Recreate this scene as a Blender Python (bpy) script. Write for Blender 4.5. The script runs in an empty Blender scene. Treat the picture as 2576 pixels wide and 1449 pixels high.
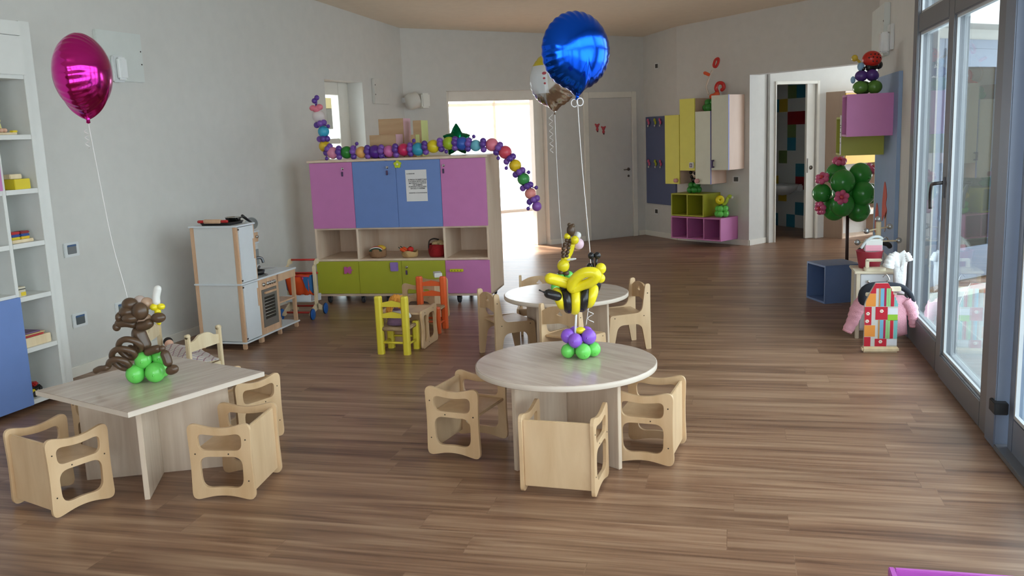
import bpy, bmesh, math, random
from mathutils import Vector, Matrix
random.seed(7)
PI = math.pi
C = bpy.context.scene.collection
SC = bpy.context.scene

# ------------------------------------------------------------------ camera, world, exposure
YAW = 0.245591
cam_data = bpy.data.cameras.new('camera')
cam_data.sensor_width = 36.0
cam_data.sensor_fit = 'HORIZONTAL'
cam_data.lens = 2276.14 / 2576 * 36.0
cam_data.clip_start = 0.05
cam = bpy.data.objects.new('camera', cam_data)
C.objects.link(cam)
pitch, roll = 0.170123, -0.0396304
fw = Vector((0, math.cos(pitch), -math.sin(pitch)))
up = Vector((0, math.sin(pitch), math.cos(pitch)))
rt = Vector((1, 0, 0))
r2 = rt * math.cos(roll) + up * math.sin(roll)
u2 = up * math.cos(roll) - rt * math.sin(roll)
m3 = Matrix((r2, u2, -fw)).transposed()
cam.matrix_world = Matrix.Translation((0, 0, 1.65)) @ (Matrix.Rotation(YAW, 3, 'Z') @ m3).to_4x4()
SC.camera = cam
SC.view_settings.view_transform = 'Standard'
SC.view_settings.look = 'None'
SC.view_settings.gamma = 1.0
SC.view_settings.use_curve_mapping = False
SC.view_settings.exposure = 0.26
wd = bpy.data.worlds.new('sky')
wd.use_nodes = True
SC.world = wd
bg = wd.node_tree.nodes['Background']
bg.inputs['Color'].default_value = (0.83, 0.93, 1.0, 1)
bg.inputs['Strength'].default_value = 4.6
sun_d = bpy.data.lights.new('sun', 'SUN')
sun_d.energy = 22.0
sun_d.angle = 0.03
sun_d.color = (1.0, 0.93, 0.8)
sun = bpy.data.objects.new('sun', sun_d)
C.objects.link(sun)
sun.location = (-8, 20, 9)
sun.rotation_euler = (Vector((0.76, -0.65, -0.45))).to_track_quat('-Z', 'Y').to_euler()

def portal(name, loc, rot, sx, sy):
    d = bpy.data.lights.new(name, 'AREA')
    d.shape = 'RECTANGLE'; d.size = sx; d.size_y = sy
    d.cycles.is_portal = True
    o = bpy.data.objects.new(name, d); C.objects.link(o)
    o.location = loc; o.rotation_euler = rot
    return o

# ------------------------------------------------------------------ materials
def lin(c):
    return tuple((v / 255 / 12.92) if v / 255 <= 0.04045 else ((v / 255 + 0.055) / 1.055) ** 2.4 for v in c)
MATS = {}
def new_mat(name):
    m = bpy.data.materials.new(name); m.use_nodes = True
    return m, m.node_tree, m.node_tree.nodes['Principled BSDF']
def mat(name, rgb, rough=0.5, metal=0.0, spec=0.5, coat=0.0, trans=0.0, bump=0.0, bscale=60, sss=0.0):
    """plain painted / plastic surface with a faint procedural unevenness; rgb is sRGB 0-255"""
    if name in MATS: return MATS[name]
    m, nt, b = new_mat(name)
    col = lin(rgb)
    n = nt.nodes.new('ShaderNodeTexNoise'); n.inputs['Scale'].default_value = 9
    tc = nt.nodes.new('ShaderNodeTexCoord'); nt.links.new(tc.outputs['Object'], n.inputs['Vector'])
    mx = nt.nodes.new('ShaderNodeMix'); mx.data_type = 'RGBA'
    mx.inputs[6].default_value = (*[c * 0.95 for c in col], 1)
    mx.inputs[7].default_value = (*[min(1, c * 1.05) for c in col], 1)
    nt.links.new(n.outputs['Fac'], mx.inputs[0])
    nt.links.new(mx.outputs[2], b.inputs['Base Color'])
    b.inputs['Roughness'].default_value = rough
    b.inputs['Metallic'].default_value = metal
    b.inputs['Specular IOR Level'].default_value = spec
    b.inputs['Coat Weight'].default_value = coat
    b.inputs['Transmission Weight'].default_value = trans
    if sss:
        b.inputs['Subsurface Weight'].default_value = sss
        b.inputs['Subsurface Radius'].default_value = (0.02, 0.02, 0.02)
    if bump:
        n2 = nt.nodes.new('ShaderNodeTexNoise'); n2.inputs['Scale'].default_value = bscale
        nt.links.new(tc.outputs['Object'], n2.inputs['Vector'])
        bp = nt.nodes.new('ShaderNodeBump'); bp.inputs['Strength'].default_value = bump
        bp.inputs['Distance'].default_value = 0.01
        nt.links.new(n2.outputs['Fac'], bp.inputs['Height'])
        nt.links.new(bp.outputs['Normal'], b.inputs['Normal'])
    MATS[name] = m
    return m
def wood(name, rgb1, rgb2, scale=(3, 30, 3), rough=0.4, coat=0.0, distort=0.6):
    """fine grain wood: stretched noise; grain runs along the axis with the smallest scale"""
    if name in MATS: return MATS[name]
    m, nt, b = new_mat(name)
    tc = nt.nodes.new('ShaderNodeTexCoord')
    mp = nt.nodes.new('ShaderNodeMapping'); mp.inputs['Scale'].default_value = scale
    n = nt.nodes.new('ShaderNodeTexNoise'); n.inputs['Scale'].default_value = 1.0
    n.inputs['Detail'].default_value = 6; n.inputs['Distortion'].default_value = distort
    cr = nt.nodes.new('ShaderNodeValToRGB')
    cr.color_ramp.elements[0].position = 0.32; cr.color_ramp.elements[1].position = 0.7
    cr.color_ramp.elements[0].color = (*lin(rgb1), 1); cr.color_ramp.elements[1].color = (*lin(rgb2), 1)
    L = nt.links
    L.new(tc.outputs['Object'], mp.inputs['Vector']); L.new(mp.outputs['Vector'], n.inputs['Vector'])
    L.new(n.outputs['Fac'], cr.inputs['Fac']); L.new(cr.outputs['Color'], b.inputs['Base Color'])
    b.inputs['Roughness'].default_value = rough; b.inputs['Coat Weight'].default_value = coat
    MATS[name] = m
    return m
def floor_mat():
    m, nt, b = new_mat('plank_floor')
    L = nt.links
    tc = nt.nodes.new('ShaderNodeTexCoord')
    br = nt.nodes.new('ShaderNodeTexBrick')
    br.inputs['Scale'].default_value = 1.0
    br.inputs['Brick Width'].default_value = 1.28
    br.inputs['Row Height'].default_value = 0.19
    br.inputs['Mortar Size'].default_value = 0.0016
    br.inputs['Mortar Smooth'].default_value = 0.3
    br.offset = 0.0
    br.inputs['Color1'].default_value = (0, 0, 0, 1); br.inputs['Color2'].default_value = (1, 1, 1, 1)
    br.inputs['Mortar'].default_value = (0.5, 0.5, 0.5, 1)
    sx_ = nt.nodes.new('ShaderNodeSeparateXYZ'); L.new(tc.outputs['Object'], sx_.inputs[0])
    dv = nt.nodes.new('ShaderNodeMath'); dv.operation = 'DIVIDE'; dv.inputs[1].default_value = 0.19; L.new(sx_.outputs['Y'], dv.inputs[0])
    fl_ = nt.nodes.new('ShaderNodeMath'); fl_.operation = 'FLOOR'; L.new(dv.outputs[0], fl_.inputs[0])
    wn = nt.nodes.new('ShaderNodeTexWhiteNoise'); wn.noise_dimensions = '1D'; L.new(fl_.outputs[0], wn.inputs['W'])
    sh = nt.nodes.new('ShaderNodeMath'); sh.operation = 'MULTIPLY_ADD'; sh.inputs[1].default_value = 1.28; L.new(wn.outputs['Value'], sh.inputs[0]); L.new(sx_.outputs['X'], sh.inputs[2])
    cv = nt.nodes.new('ShaderNodeCombineXYZ'); L.new(sh.outputs[0], cv.inputs['X']); L.new(sx_.outputs['Y'], cv.inputs['Y'])
    L.new(cv.outputs[0], br.inputs['Vector'])
    # shift the grain per plank
    mul = nt.nodes.new('ShaderNodeMath'); mul.operation = 'MULTIPLY'; mul.inputs[1].default_value = 37.0
    L.new(br.outputs['Color'], mul.inputs[0])
    comb = nt.nodes.new('ShaderNodeCombineXYZ'); L.new(mul.outputs[0], comb.inputs['Z'])
    add = nt.nodes.new('ShaderNodeVectorMath'); add.operation = 'ADD'
    L.new(tc.outputs['Object'], add.inputs[0]); L.new(comb.outputs[0], add.inputs[1])
    mp = nt.nodes.new('ShaderNodeMapping'); mp.inputs['Scale'].default_value = (0.7, 9, 1)
    L.new(add.outputs[0], mp.inputs['Vector'])
    n1 = nt.nodes.new('ShaderNodeTexNoise'); n1.inputs['Scale'].default_value = 1.0
    n1.inputs['Detail'].default_value = 5; n1.inputs['Distortion'].default_value = 1.1
    L.new(mp.outputs[0], n1.inputs['Vector'])
    mp2 = nt.nodes.new('ShaderNodeMapping'); mp2.inputs['Scale'].default_value = (1.6, 50, 1)
    L.new(add.outputs[0], mp2.inputs['Vector'])
    n2 = nt.nodes.new('ShaderNodeTexNoise'); n2.inputs['Scale'].default_value = 1.0; n2.inputs['Detail'].default_value = 4
    L.new(mp2.outputs[0], n2.inputs['Vector'])
    a1 = nt.nodes.new('ShaderNodeMath'); a1.operation = 'MULTIPLY_ADD'; a1.inputs[1].default_value = 0.35
    L.new(n2.outputs['Fac'], a1.inputs[0]); 
    a0 = nt.nodes.new('ShaderNodeMath'); a0.operation = 'MULTIPLY'; a0.inputs[1].default_value = 0.65
    L.new(n1.outputs['Fac'], a0.inputs[0]); L.new(a0.outputs[0], a1.inputs[2])
    cr = nt.nodes.new('ShaderNodeValToRGB')
    e = cr.color_ramp.elements
    e[0].position = 0.34; e[0].color = (*lin(FLOOR_D), 1)
    e[1].position = 0.66; e[1].color = (*lin(FLOOR_L), 1)
    k = e.new(0.48); k.color = (*lin(FLOOR_M), 1)
    L.new(a1.outputs[0], cr.inputs['Fac'])
    # plank to plank tone
    hv = nt.nodes.new('ShaderNodeMix'); hv.data_type = 'RGBA'; hv.blend_type = 'MULTIPLY'
    hv.inputs[0].default_value = 1.0
    tone = nt.nodes.new('ShaderNodeMapRange'); tone.inputs['To Min'].default_value = 0.93; tone.inputs['To Max'].default_value = 1.07
    L.new(br.outputs['Color'], tone.inputs['Value'])
    L.new(cr.outputs['Color'], hv.inputs[6]); L.new(tone.outputs[0], hv.inputs[7])
    mo = nt.nodes.new('ShaderNodeMix'); mo.data_type = 'RGBA'
    mo.inputs[7].default_value = (*lin((112, 84, 66)), 1)
    mf = nt.nodes.new('ShaderNodeMath'); mf.operation = 'MULTIPLY'; mf.inputs[1].default_value = 0.35
    L.new(br.outputs['Fac'], mf.inputs[0])
    L.new(mf.outputs[0], mo.inputs[0]); L.new(hv.outputs[2], mo.inputs[6])
    L.new(mo.outputs[2], b.inputs['Base Color'])
    b.inputs['Roughness'].default_value = 0.36
    b.inputs['Specular IOR Level'].default_value = 0.5
    bp = nt.nodes.new('ShaderNodeBump'); bp.inputs['Strength'].default_value = 0.12; bp.inputs['Distance'].default_value = 0.004
    L.new(a1.outputs[0], bp.inputs['Height']); L.new(bp.outputs['Normal'], b.inputs['Normal'])
    return m
def glass_mat(name='window_glass', tint=(0.93, 0.96, 0.95), ior=1.5):
    """thin pane: Fresnel mix of clear transmission and mirror reflection"""
    if name in MATS: return MATS[name]
    m = bpy.data.materials.new(name); m.use_nodes = True
    nt = m.node_tree; nt.nodes.clear()
    out = nt.nodes.new('ShaderNodeOutputMaterial')
    tr = nt.nodes.new('ShaderNodeBsdfTransparent'); tr.inputs['Color'].default_value = (*tint, 1)
    gl = nt.nodes.new('ShaderNodeBsdfGlossy'); gl.inputs['Roughness'].default_value = 0.0
    # Schlick term, the same from both sides of the pane
    ge = nt.nodes.new('ShaderNodeNewGeometry')
    dt = nt.nodes.new('ShaderNodeVectorMath'); dt.operation = 'DOT_PRODUCT'
    ab = nt.nodes.new('ShaderNodeMath'); ab.operation = 'ABSOLUTE'
    om = nt.nodes.new('ShaderNodeMath'); om.operation = 'SUBTRACT'; om.inputs[0].default_value = 1.0
    pw = nt.nodes.new('ShaderNodeMath'); pw.operation = 'POWER'; pw.inputs[1].default_value = 5.0
    sc = nt.nodes.new('ShaderNodeMath'); sc.operation = 'MULTIPLY_ADD'; sc.inputs[1].default_value = 0.96; sc.inputs[2].default_value = 0.04
    sc.use_clamp = True
    mx = nt.nodes.new('ShaderNodeMixShader')
    K = nt.links
    K.new(ge.outputs['Normal'], dt.inputs[0]); K.new(ge.outputs['Incoming'], dt.inputs[1]); K.new(dt.outputs['Value'], ab.inputs[0])
    K.new(ab.outputs[0], om.inputs[1]); K.new(om.outputs[0], pw.inputs[0]); K.new(pw.outputs[0], sc.inputs[0])
    K.new(sc.outputs[0], mx.inputs[0]); K.new(tr.outputs[0], mx.inputs[1]); K.new(gl.outputs[0], mx.inputs[2])
    K.new(mx.outputs[0], out.inputs['Surface'])
    MATS[name] = m
    return m

# ------------------------------------------------------------------ mesh helpers
class MB:
    def __init__(s): s.bm = bmesh.new(); s.mi = 0
    def _add(s, vs, fs, M=None, smooth=False):
        bv = [s.bm.verts.new((M @ Vector(v)) if M else v) for v in vs]
        for f in fs:
            try:
                nf = s.bm.faces.new([bv[i] for i in f]); nf.smooth = smooth; nf.material_index = s.mi
            except ValueError: pass
        return s
    def box(s, x0, x1, y0, y1, z0, z1, M=None):
        v = [(x, y, z) for z in (z0, z1) for y in (y0, y1) for x in (x0, x1)]
        return s._add(v, [(0, 2, 3, 1), (4, 5, 7, 6), (0, 1, 5, 4), (2, 6, 7, 3), (0, 4, 6, 2), (1, 3, 7, 5)], M)
    def bbox(s, x0, x1, y0, y1, z0, z1, r=0.004, M=None):
        """box with every edge eased"""
        t = bmesh.new()
        bmesh.ops.create_cube(t, size=1.0)
        for v in t.verts:
            v.co = Vector(((x0 + x1) / 2 + v.co.x * (x1 - x0), (y0 + y1) / 2 + v.co.y * (y1 - y0), (z0 + z1) / 2 + v.co.z * (z1 - z0)))
        bmesh.ops.bevel(t, geom=t.edges[:], offset=r, segments=2, affect='EDGES')
        return s._take(t, M, False)
    def _take(s, t, M, smooth):
        t.verts.index_update()
        s._add([v.co.copy() for v in t.verts], [[v.index for v in f.verts] for f in t.faces], M, smooth)
        t.free(); return s
    def quad(s, a, b, c, d): return s._add([a, b, c, d], [(0, 1, 2, 3)])
    def sphere(s, c, r, seg=20, rings=12, M=None, R=None):
        if not hasattr(r, '__len__'): r = (r, r, r)
        vs = []; fs = []
        for i in range(rings + 1):
            th = PI * i / rings
            for j in range(seg):
                p = Vector((r[0] * math.sin(th) * math.cos(2 * PI * j / seg), r[1] * math.sin(th) * math.sin(2 * PI * j / seg), r[2] * math.cos(th)))
                if R: p = R @ p
                vs.append(Vector(c) + p)
        for i in range(rings):
            for j in range(seg):
                a, b = i * seg + j, i * seg + (j + 1) % seg
                if i == 0: fs.append((a, a + seg, b + seg))
                elif i == rings - 1: fs.append((a, a + seg, b))
                else: fs.append((a, a + seg, b + seg, b))
        return s._add(vs, fs, M, True)
    def tube(s, pts, rad, seg=12, closed=False, cap=True, M=None):
        pts = [Vector(p) for p in pts]; n = len(pts)
        if not hasattr(rad, '__len__'): rad = [rad] * n
        vs = []; fs = []; nrm = None
        for i, p in enumerate(pts):
            if closed: t = (pts[(i + 1) % n] - pts[i - 1]).normalized()
            else: t = (pts[min(i + 1, n - 1)] - pts[max(i - 1, 0)]).normalized()
            if nrm is None:
                a = Vector((0, 0, 1)) if abs(t.z) < 0.9 else Vector((1, 0, 0))
                nrm = t.cross(a).normalized()
            else:
                nrm = (nrm - t * nrm.dot(t)).normalized()
            bn = t.cross(nrm)
            for j in range(seg):
                a = 2 * PI * j / seg
                vs.append(p + (nrm * math.cos(a) + bn * math.sin(a)) * rad[i])
        for i in range(n if closed else n - 1):
            for j in range(seg):
                a = i * seg + j; b = i * seg + (j + 1) % seg
                k = ((i + 1) % n) * seg
                fs.append((a, b, k + (j + 1) % seg, k + j))
        if cap and not closed:
            fs.append(tuple(range(seg - 1, -1, -1))); fs.append(tuple(range((n - 1) * seg, n * seg)))
        return s._add(vs, fs, M, True)
    def cyl(s, p0, p1, r0, r1=None, seg=20, M=None):
        return s.tube([p0, p1], [r0, r0 if r1 is None else r1], seg, M=M)
    def lathe(s, prof, seg=24, c=(0, 0, 0), M=None):
        vs = []; fs = []; n = len(prof)
        for (r, z) in prof:
            for j in range(seg):
                a = 2 * PI * j / seg
                vs.append((c[0] + r * math.cos(a), c[1] + r * math.sin(a), c[2] + z))
        for i in range(n - 1):
            for j in range(seg):
                a, b = i * seg + j, i * seg + (j + 1) % seg
                fs.append((a, b, b + seg, a + seg))
        if prof[0][0] > 1e-5: fs.append(tuple(range(seg - 1, -1, -1)))
        if prof[-1][0] > 1e-5: fs.append(tuple(range((n - 1) * seg, n * seg)))
        return s._add(vs, fs, M, True)
    def prism(s, outer, t, M=None, holes=(), ease=0.0, smooth=False):
        """flat panel cut from a sheet: outline and holes in local x,z; thickness t along y (0..t)"""
        b = bmesh.new(); edges = []
        for loop in [outer] + list(holes):
            vv = [b.verts.new((p[0], 0, p[1])) for p in loop]
            for i in range(len(vv)): edges.append(b.edges.new((vv[i], vv[(i + 1) % len(vv)])))
        bmesh.ops.triangle_fill(b, edges=edges, use_beauty=True, use_dissolve=False)
        r = bmesh.ops.extrude_face_region(b, geom=b.faces[:])
        bmesh.ops.translate(b, vec=(0, t, 0), verts=[v for v in r['geom'] if isinstance(v, bmesh.types.BMVert)])
        bmesh.ops.recalc_face_normals(b, faces=b.faces[:])
        return s._take(b, M, smooth)
    def torus(s, c, R, r, rot=None, seg=28, sub=12, M=None):
        pts = []
        for i in range(seg):
            p = Vector((R * math.cos(2 * PI * i / seg), R * math.sin(2 * PI * i / seg), 0))
            if rot: p = rot @ p
            pts.append(Vector(c) + p)
        return s.tube(pts, r, sub, closed=True, M=M)
    def build(s, name, material, parent=None, loc=None, rot=None):
        bmesh.ops.recalc_face_normals(s.bm, faces=s.bm.faces[:])
        me = bpy.data.meshes.new(name); s.bm.to_mesh(me); s.bm.free()
        for k in (material if isinstance(material, (list, tuple)) else [material]): me.materials.append(k)
        o = bpy.data.objects.new(name, me); C.objects.link(o)
        if parent is not None: o.parent = parent
        if loc is not None: o.location = loc
        if rot is not None: o.rotation_euler = rot
        return o
def smooth_path(pts, n=8, closed=False):
    P = [Vector(p) for p in pts]; out = []; N = len(P)
    rng = range(N) if closed else range(N - 1)
    for i in rng:
        p0 = P[i - 1] if (closed or i > 0) else P[0]
        p1 = P[i]; p2 = P[(i + 1) % N] if closed else P[i + 1]
        p3 = P[(i + 2) % N] if closed else P[min(i + 2, N - 1)]
        for k in range(n):
            t = k / n
            out.append(0.5 * ((2 * p1) + (-p0 + p2) * t + (2 * p0 - 5 * p1 + 4 * p2 - p3) * t * t + (-p0 + 3 * p1 - 3 * p2 + p3) * t ** 3))
    if not closed: out.append(P[-1])
    return out
def round_poly(pts, r, n=6):
    """polygon (x,z) with rounded corners; r one radius or one per corner"""
    out = []; N = len(pts)
    for i in range(N):
        p = Vector((*pts[i], 0)); a = Vector((*pts[i - 1], 0)); c = Vector((*pts[(i + 1) % N], 0))
        rr = r[i] if hasattr(r, '__len__') else r
        d1 = (a - p).normalized(); d2 = (c - p).normalized()
        q0 = p + d1 * rr; q1 = p + d2 * rr
        for k in range(n + 1):
            t = k / n
            q = q0 * (1 - t) ** 2 + p * 2 * t * (1 - t) + q1 * t * t
            out.append((q.x, q.y))
    return out
def sausage(mb, pts, r, seg=12, n=8, taper=None, M=None):
    """long modelling balloon: smooth tube with rounded ends"""
    P = smooth_path(pts, n) if len(pts) > 2 else [Vector(pts[0]).lerp(Vector(pts[1]), k / 8) for k in range(9)]
    L = [0]
    for i in range(1, len(P)): L.append(L[-1] + (P[i] - P[i - 1]).length)
    T = L[-1]
    # denser samples at both ends so the tips are round
    S = sorted(set([0, T] + [r * (1 - math.cos(a * PI / 12)) for a in range(1, 7)] + [T - r * (1 - math.cos(a * PI / 12)) for a in range(1, 7)] + [T * k / (3 * len(pts) + 6) for k in range(1, 3 * len(pts) + 6)]))
    S = [x for x in S if 0 <= x <= T]
    def at(x):
        for i in range(1, len(L)):
            if x <= L[i] + 1e-9:
                k = (x - L[i - 1]) / max(1e-9, L[i] - L[i - 1]); return P[i - 1].lerp(P[i], k)
        return P[-1]
    pp = []; rr = []
    for x in S:
        e = min(x, T - x)
        q = r * math.sqrt(max(0.0, 1 - (1 - min(1, e / r)) ** 2)) if e < r else r
        if taper: q *= taper[0] + (taper[1] - taper[0]) * x / T
        pp.append(at(x)); rr.append(max(q, r * 0.06))
    mb.tube(pp, rr, seg, M=M)
    return mb
def thing(name, label, cat, loc=(0, 0, 0), rz=0.0, group=None, rot=None):
    o = bpy.data.objects.new(name, None); C.objects.link(o)
    o.empty_display_size = 0.1
    o.location = loc; o.rotation_euler = rot if rot else (0, 0, rz)
    return tag(o, label, cat, group)
def tag(o, label, cat, group=None):
    o['label'] = label; o['category'] = cat
    if group: o['group'] = group
    return o
def struct(o): o['kind'] = 'structure'; return o
def copy_thing(root, loc, rz=None, label=None, group=None):
    r = root.copy(); C.objects.link(r); r.location = loc
    if rz is not None: r.rotation_euler = (0, 0, rz)
    if label: r['label'] = label
    if group: r['group'] = group
    for ch in list(root.children):
        c = ch.copy(); C.objects.link(c); c.parent = r
        for gch in list(ch.children):
            d = gch.copy(); C.objects.link(d); d.parent = c
    return r
def frame(o, d):
    """matrix whose local x runs along horizontal direction d from point o, local y to the left of it, z up"""
    d = Vector((d[0], d[1], 0)).normalized(); n = Vector((-d.y, d.x, 0))
    M = Matrix.Identity(4)
    for i in range(3): M[i][0] = d[i]; M[i][1] = n[i]; M[i][2] = (0, 0, 1)[i]; M[i][3] = (*o, 0)[:3][i] if len(o) == 2 else o[i]
    return M

# ------------------------------------------------------------------ the setting
FLOOR_D, FLOOR_M, FLOOR_L = (100, 70, 53), (138, 103, 80), (171, 138, 112)
M_WALL = mat('wall_paint', (218, 216, 211), 0.85, bump=0.05, bscale=220)
M_CEIL = mat('ceiling_paint', (236, 226, 208), 0.9)
M_TRIM = mat('trim_white', (240, 236, 226), 0.4)
M_FLOOR = floor_mat()
M_ALU = mat('grey_aluminium', (112, 114, 120), 0.38, 0.25)
M_GLASS = glass_mat()
def zc(x, y): return 3.045 - 0.045 * (y - 11.6) + 0.02 * (x + 4.26)

def wall(name, o, d, s0, s1, t, openings=(), top=None, material=None, zbase=None):
    """wall whose room face runs from o along d (distance s0..s1); t is its thickness away from the room"""
    Mf = frame(o, d); d = Vector((d[0], d[1])).normalized()
    def ztop(s):
        if top is not None: return top
        return zc(o[0] + d.x * s, o[1] + d.y * s) + 0.02
    pts = [(s0, 0 if zbase is None else zbase(s0))]
    holes = []
    for (a, b, za, zb) in sorted(openings):
        if za <= 0: pts += [(a, 0), (a, zb), (b, zb), (b, 0)]
        else: holes.append([(a, za), (b, za), (b, zb), (a, zb)])
    pts += [(s1, 0 if zbase is None else zbase(s1)), (s1, ztop(s1)), (s0, ztop(s0))]
    mb = MB().prism(pts, t, Mf, holes)
    return struct(mb.build(name, material or M_WALL)), Mf

fl = MB()
fl.box(-5.6, 1.30, -3.4, 9.3, -0.12, 0)
fl.box(-7.5, 1.30, 9.3, 19, -0.12, 0)
fl.box(1.30, 4.5, 9.3, 19, -0.12, 0)
floor = struct(fl.build('floor', M_FLOOR))
# ceiling: gently sloping slab
cb = MB()
poly = [(-5.3, -3.4), (1.45, -3.4), (1.45, 9.4), (3.9, 11.8), (3.9, 15.9), (-0.8, 16.2), (-1.45, 14.45), (-4.45, 11.85), (-5.3, 11.85)]
vs = [(x, y, zc(x, y)) for x, y in poly] + [(x, y, zc(x, y) + 0.2) for x, y in poly]
n = len(poly)
cb._add(vs, [tuple(range(n)), tuple(range(2 * n - 1, n - 1, -1))] + [(i, (i + 1) % n, n + (i + 1) % n, n + i) for i in range(n)])
struct(cb.build('ceiling', M_CEIL))

WL_O, WL_D = (-4.731, 5.419), (0.077, 0.997)
wall('wall_left', WL_O, WL_D, -8.6, 6.12, 0.3, [(4.06, 4.965, 0, 2.31)])
WB_O, WB_D = (-4.26, 11.52), (0.743, 0.669)
wall('wall_back', WB_O, WB_D, 0, 3.92, 0.28, [(0.62, 2.177, 0, 2.235)])
WH_O, WH_D = (-1.36, 14.13), (0.54, -0.73)
wall('wall_hooks', WH_O, WH_D, 0, 0.908, 0.28)
WC_O, WC_D = (-0.82, 13.4), (0.815, -0.58)
wall('wall_cabinets', WC_O, WC_D, 0, 1.225, 0.40)
wall('wall_lintel', WC_O, WC_D, 1.225, 4.6, 0.22, zbase=lambda s: 2.278 + 0.015 * (s - 1.225))
WN_O, WN_D = (0.45, 12.98), (0.80, 0.60)
wall('wall_niche', WN_O, WN_D, 0, 4.2, 0.12, [(0.095, 0.80, 0, 2.16)])
wall('wall_right', (1.28, 9.2), (0, -1), -0.0, 12.6, 0.16, [(1.85, 11.6, 0, 3.02)])
WO_O, WO_D = (1.28, 9.2), (0.707, 0.707)
wall('wall_outside', WO_O, WO_D, 0, 3.6, -0.2, [(2.35, 3.3, 0.9, 2.35)])
wall('wall_niche_end', (3.75, 11.75), (0, 1), 0, 4.4, -0.2, [(0.6, 3.0, 0.5, 2.6)])
wall('wall_rear', (-5.6, -3.2), (1, 0), 0, 7.2, -0.2, [(3.8, 6.6, 0.25, 2.9)])

# baseboards
def base(name, o, d, s0, s1, h=0.075, t=0.012):
    return struct(MB().bbox(s0, s1, -t, 0.002, 0, h, 0.003, frame(o, d)).build(name, M_TRIM))
base('baseboard_left', WL_O, WL_D, -0.0, 4.05)
base('baseboard_back', WB_O, WB_D, 2.18, 2.79); base('baseboard_hooks', WH_O, WH_D, 0, 0.9)
base('baseboard_corner', WB_O, WB_D, 3.77, 3.92)
base('baseboard_cabinets', WC_O, WC_D, 0, 1.225); base('baseboard_column', (0.18, 12.69), (0.58, 0.815), 0, 0.40)

# doorway in the back wall: casing set back in the reveal
Mb = frame(WB_O, WB_D)
dw = MB()
dw.bbox(2.035, 2.177, 0.12, 0.24, 0, 2.235, 0.004, Mb)
dw.bbox(0.62, 0.70, 0.12, 0.24, 0, 2.235, 0.004, Mb)
dw.bbox(0.70, 2.035, 0.12, 0.24, 2.10, 2.235, 0.004, Mb)
struct(dw.build('door_2', M_TRIM))
# closed white door in the back wall
dc = MB()
for (a, b, z0, z1) in ((2.80, 2.885, 0, 2.185), (3.66, 3.745, 0, 2.185), (2.885, 3.66, 2.10, 2.185)):
    dc.bbox(a, b, -0.028, 0.004, z0, z1, 0.006, Mb)
d1 = struct(dc.build('door_1', M_TRIM))
MB().bbox(2.889, 3.656, -0.014, 0.003, 0.012, 2.095, 0.003, Mb).build('leaf', mat('door_leaf', (216, 214, 210), 0.4), d1)
hd = MB(); hd.cyl((3.585, -0.014, 1.03), (3.585, -0.022, 1.03), 0.025, M=Mb)
hd.tube([(3.585, -0.02, 1.03), (3.585, -0.055, 1.03), (3.575, -0.06, 1.03), (3.47, -0.06, 1.028)], 0.0085, 10, M=Mb)
hd.cyl((3.585, -0.014, 0.93), (3.585, -0.02, 0.93), 0.018, M=Mb)
hd.build('handle', mat('brushed_metal', (120, 112, 104), 0.3, 0.9), d1)

# room behind the open doorway
br = MB()
br.box(-2.2, -2.0, 0.28, 5.6, 0, 3.2, Mb); br.box(5.6, 5.8, 0.28, 5.6, 0, 3.2, Mb)
struct(br.build('wall_playroom_sides', M_WALL))
wall('wall_playroom_end', tuple((Mb @ Vector((-2.2, 5.4, 0)))[:2]), WB_D, 0, 8.0, 0.2, [(0.3, 7.7, 0.05, 2.85)], top=3.2)
struct(MB().box(-2.2, 5.8, 0.30, 5.6, 3.12, 3.3, Mb).build('ceiling_playroom', M_WALL))
wfp = MB()
for s_ in (0.3, 1.8, 3.3, 4.8, 6.3, 7.64): wfp.box(s_ - 2.2, s_ - 2.14, 5.42, 5.5, 0.05, 2.85, Mb)
wfp.box(-1.9, 5.5, 5.42, 5.5, 2.2, 2.26, Mb)
struct(wfp.build('window_5', M_TRIM))

# recessed glazed door in the left wall
Ml = frame(WL_O, WL_D)
wl = MB()
wl.bbox(4.06, 4.14, 0.20, 0.30, 0, 2.31, 0.004, Ml); wl.bbox(4.72, 4.965, 0.20, 0.30, 0, 2.31, 0.004, Ml)
wl.bbox(4.14, 4.72, 0.20, 0.30, 2.165, 2.31, 0.004, Ml)
wl.bbox(4.14, 4.72, 0.22, 0.28, 1.60, 1.66, 0.004, Ml)
d3 = struct(wl.build('door_3', M_TRIM))
MB().box(4.14, 4.72, 0.245, 0.251, 0.0, 2.165, Ml).build('glass', M_GLASS, d3)
MB().box(5.3, 6.7, 1.0, 1.1, 2.06, 2.20, Ml).build('blind', mat('cream_blind', (206, 198, 150), 0.8), d3)
struct(MB().box(5.3, 6.7, 0.99, 1.11, 1.79, 2.055, Ml).build('trim_1', mat('grey_box', (110, 112, 112), 0.7)))

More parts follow.
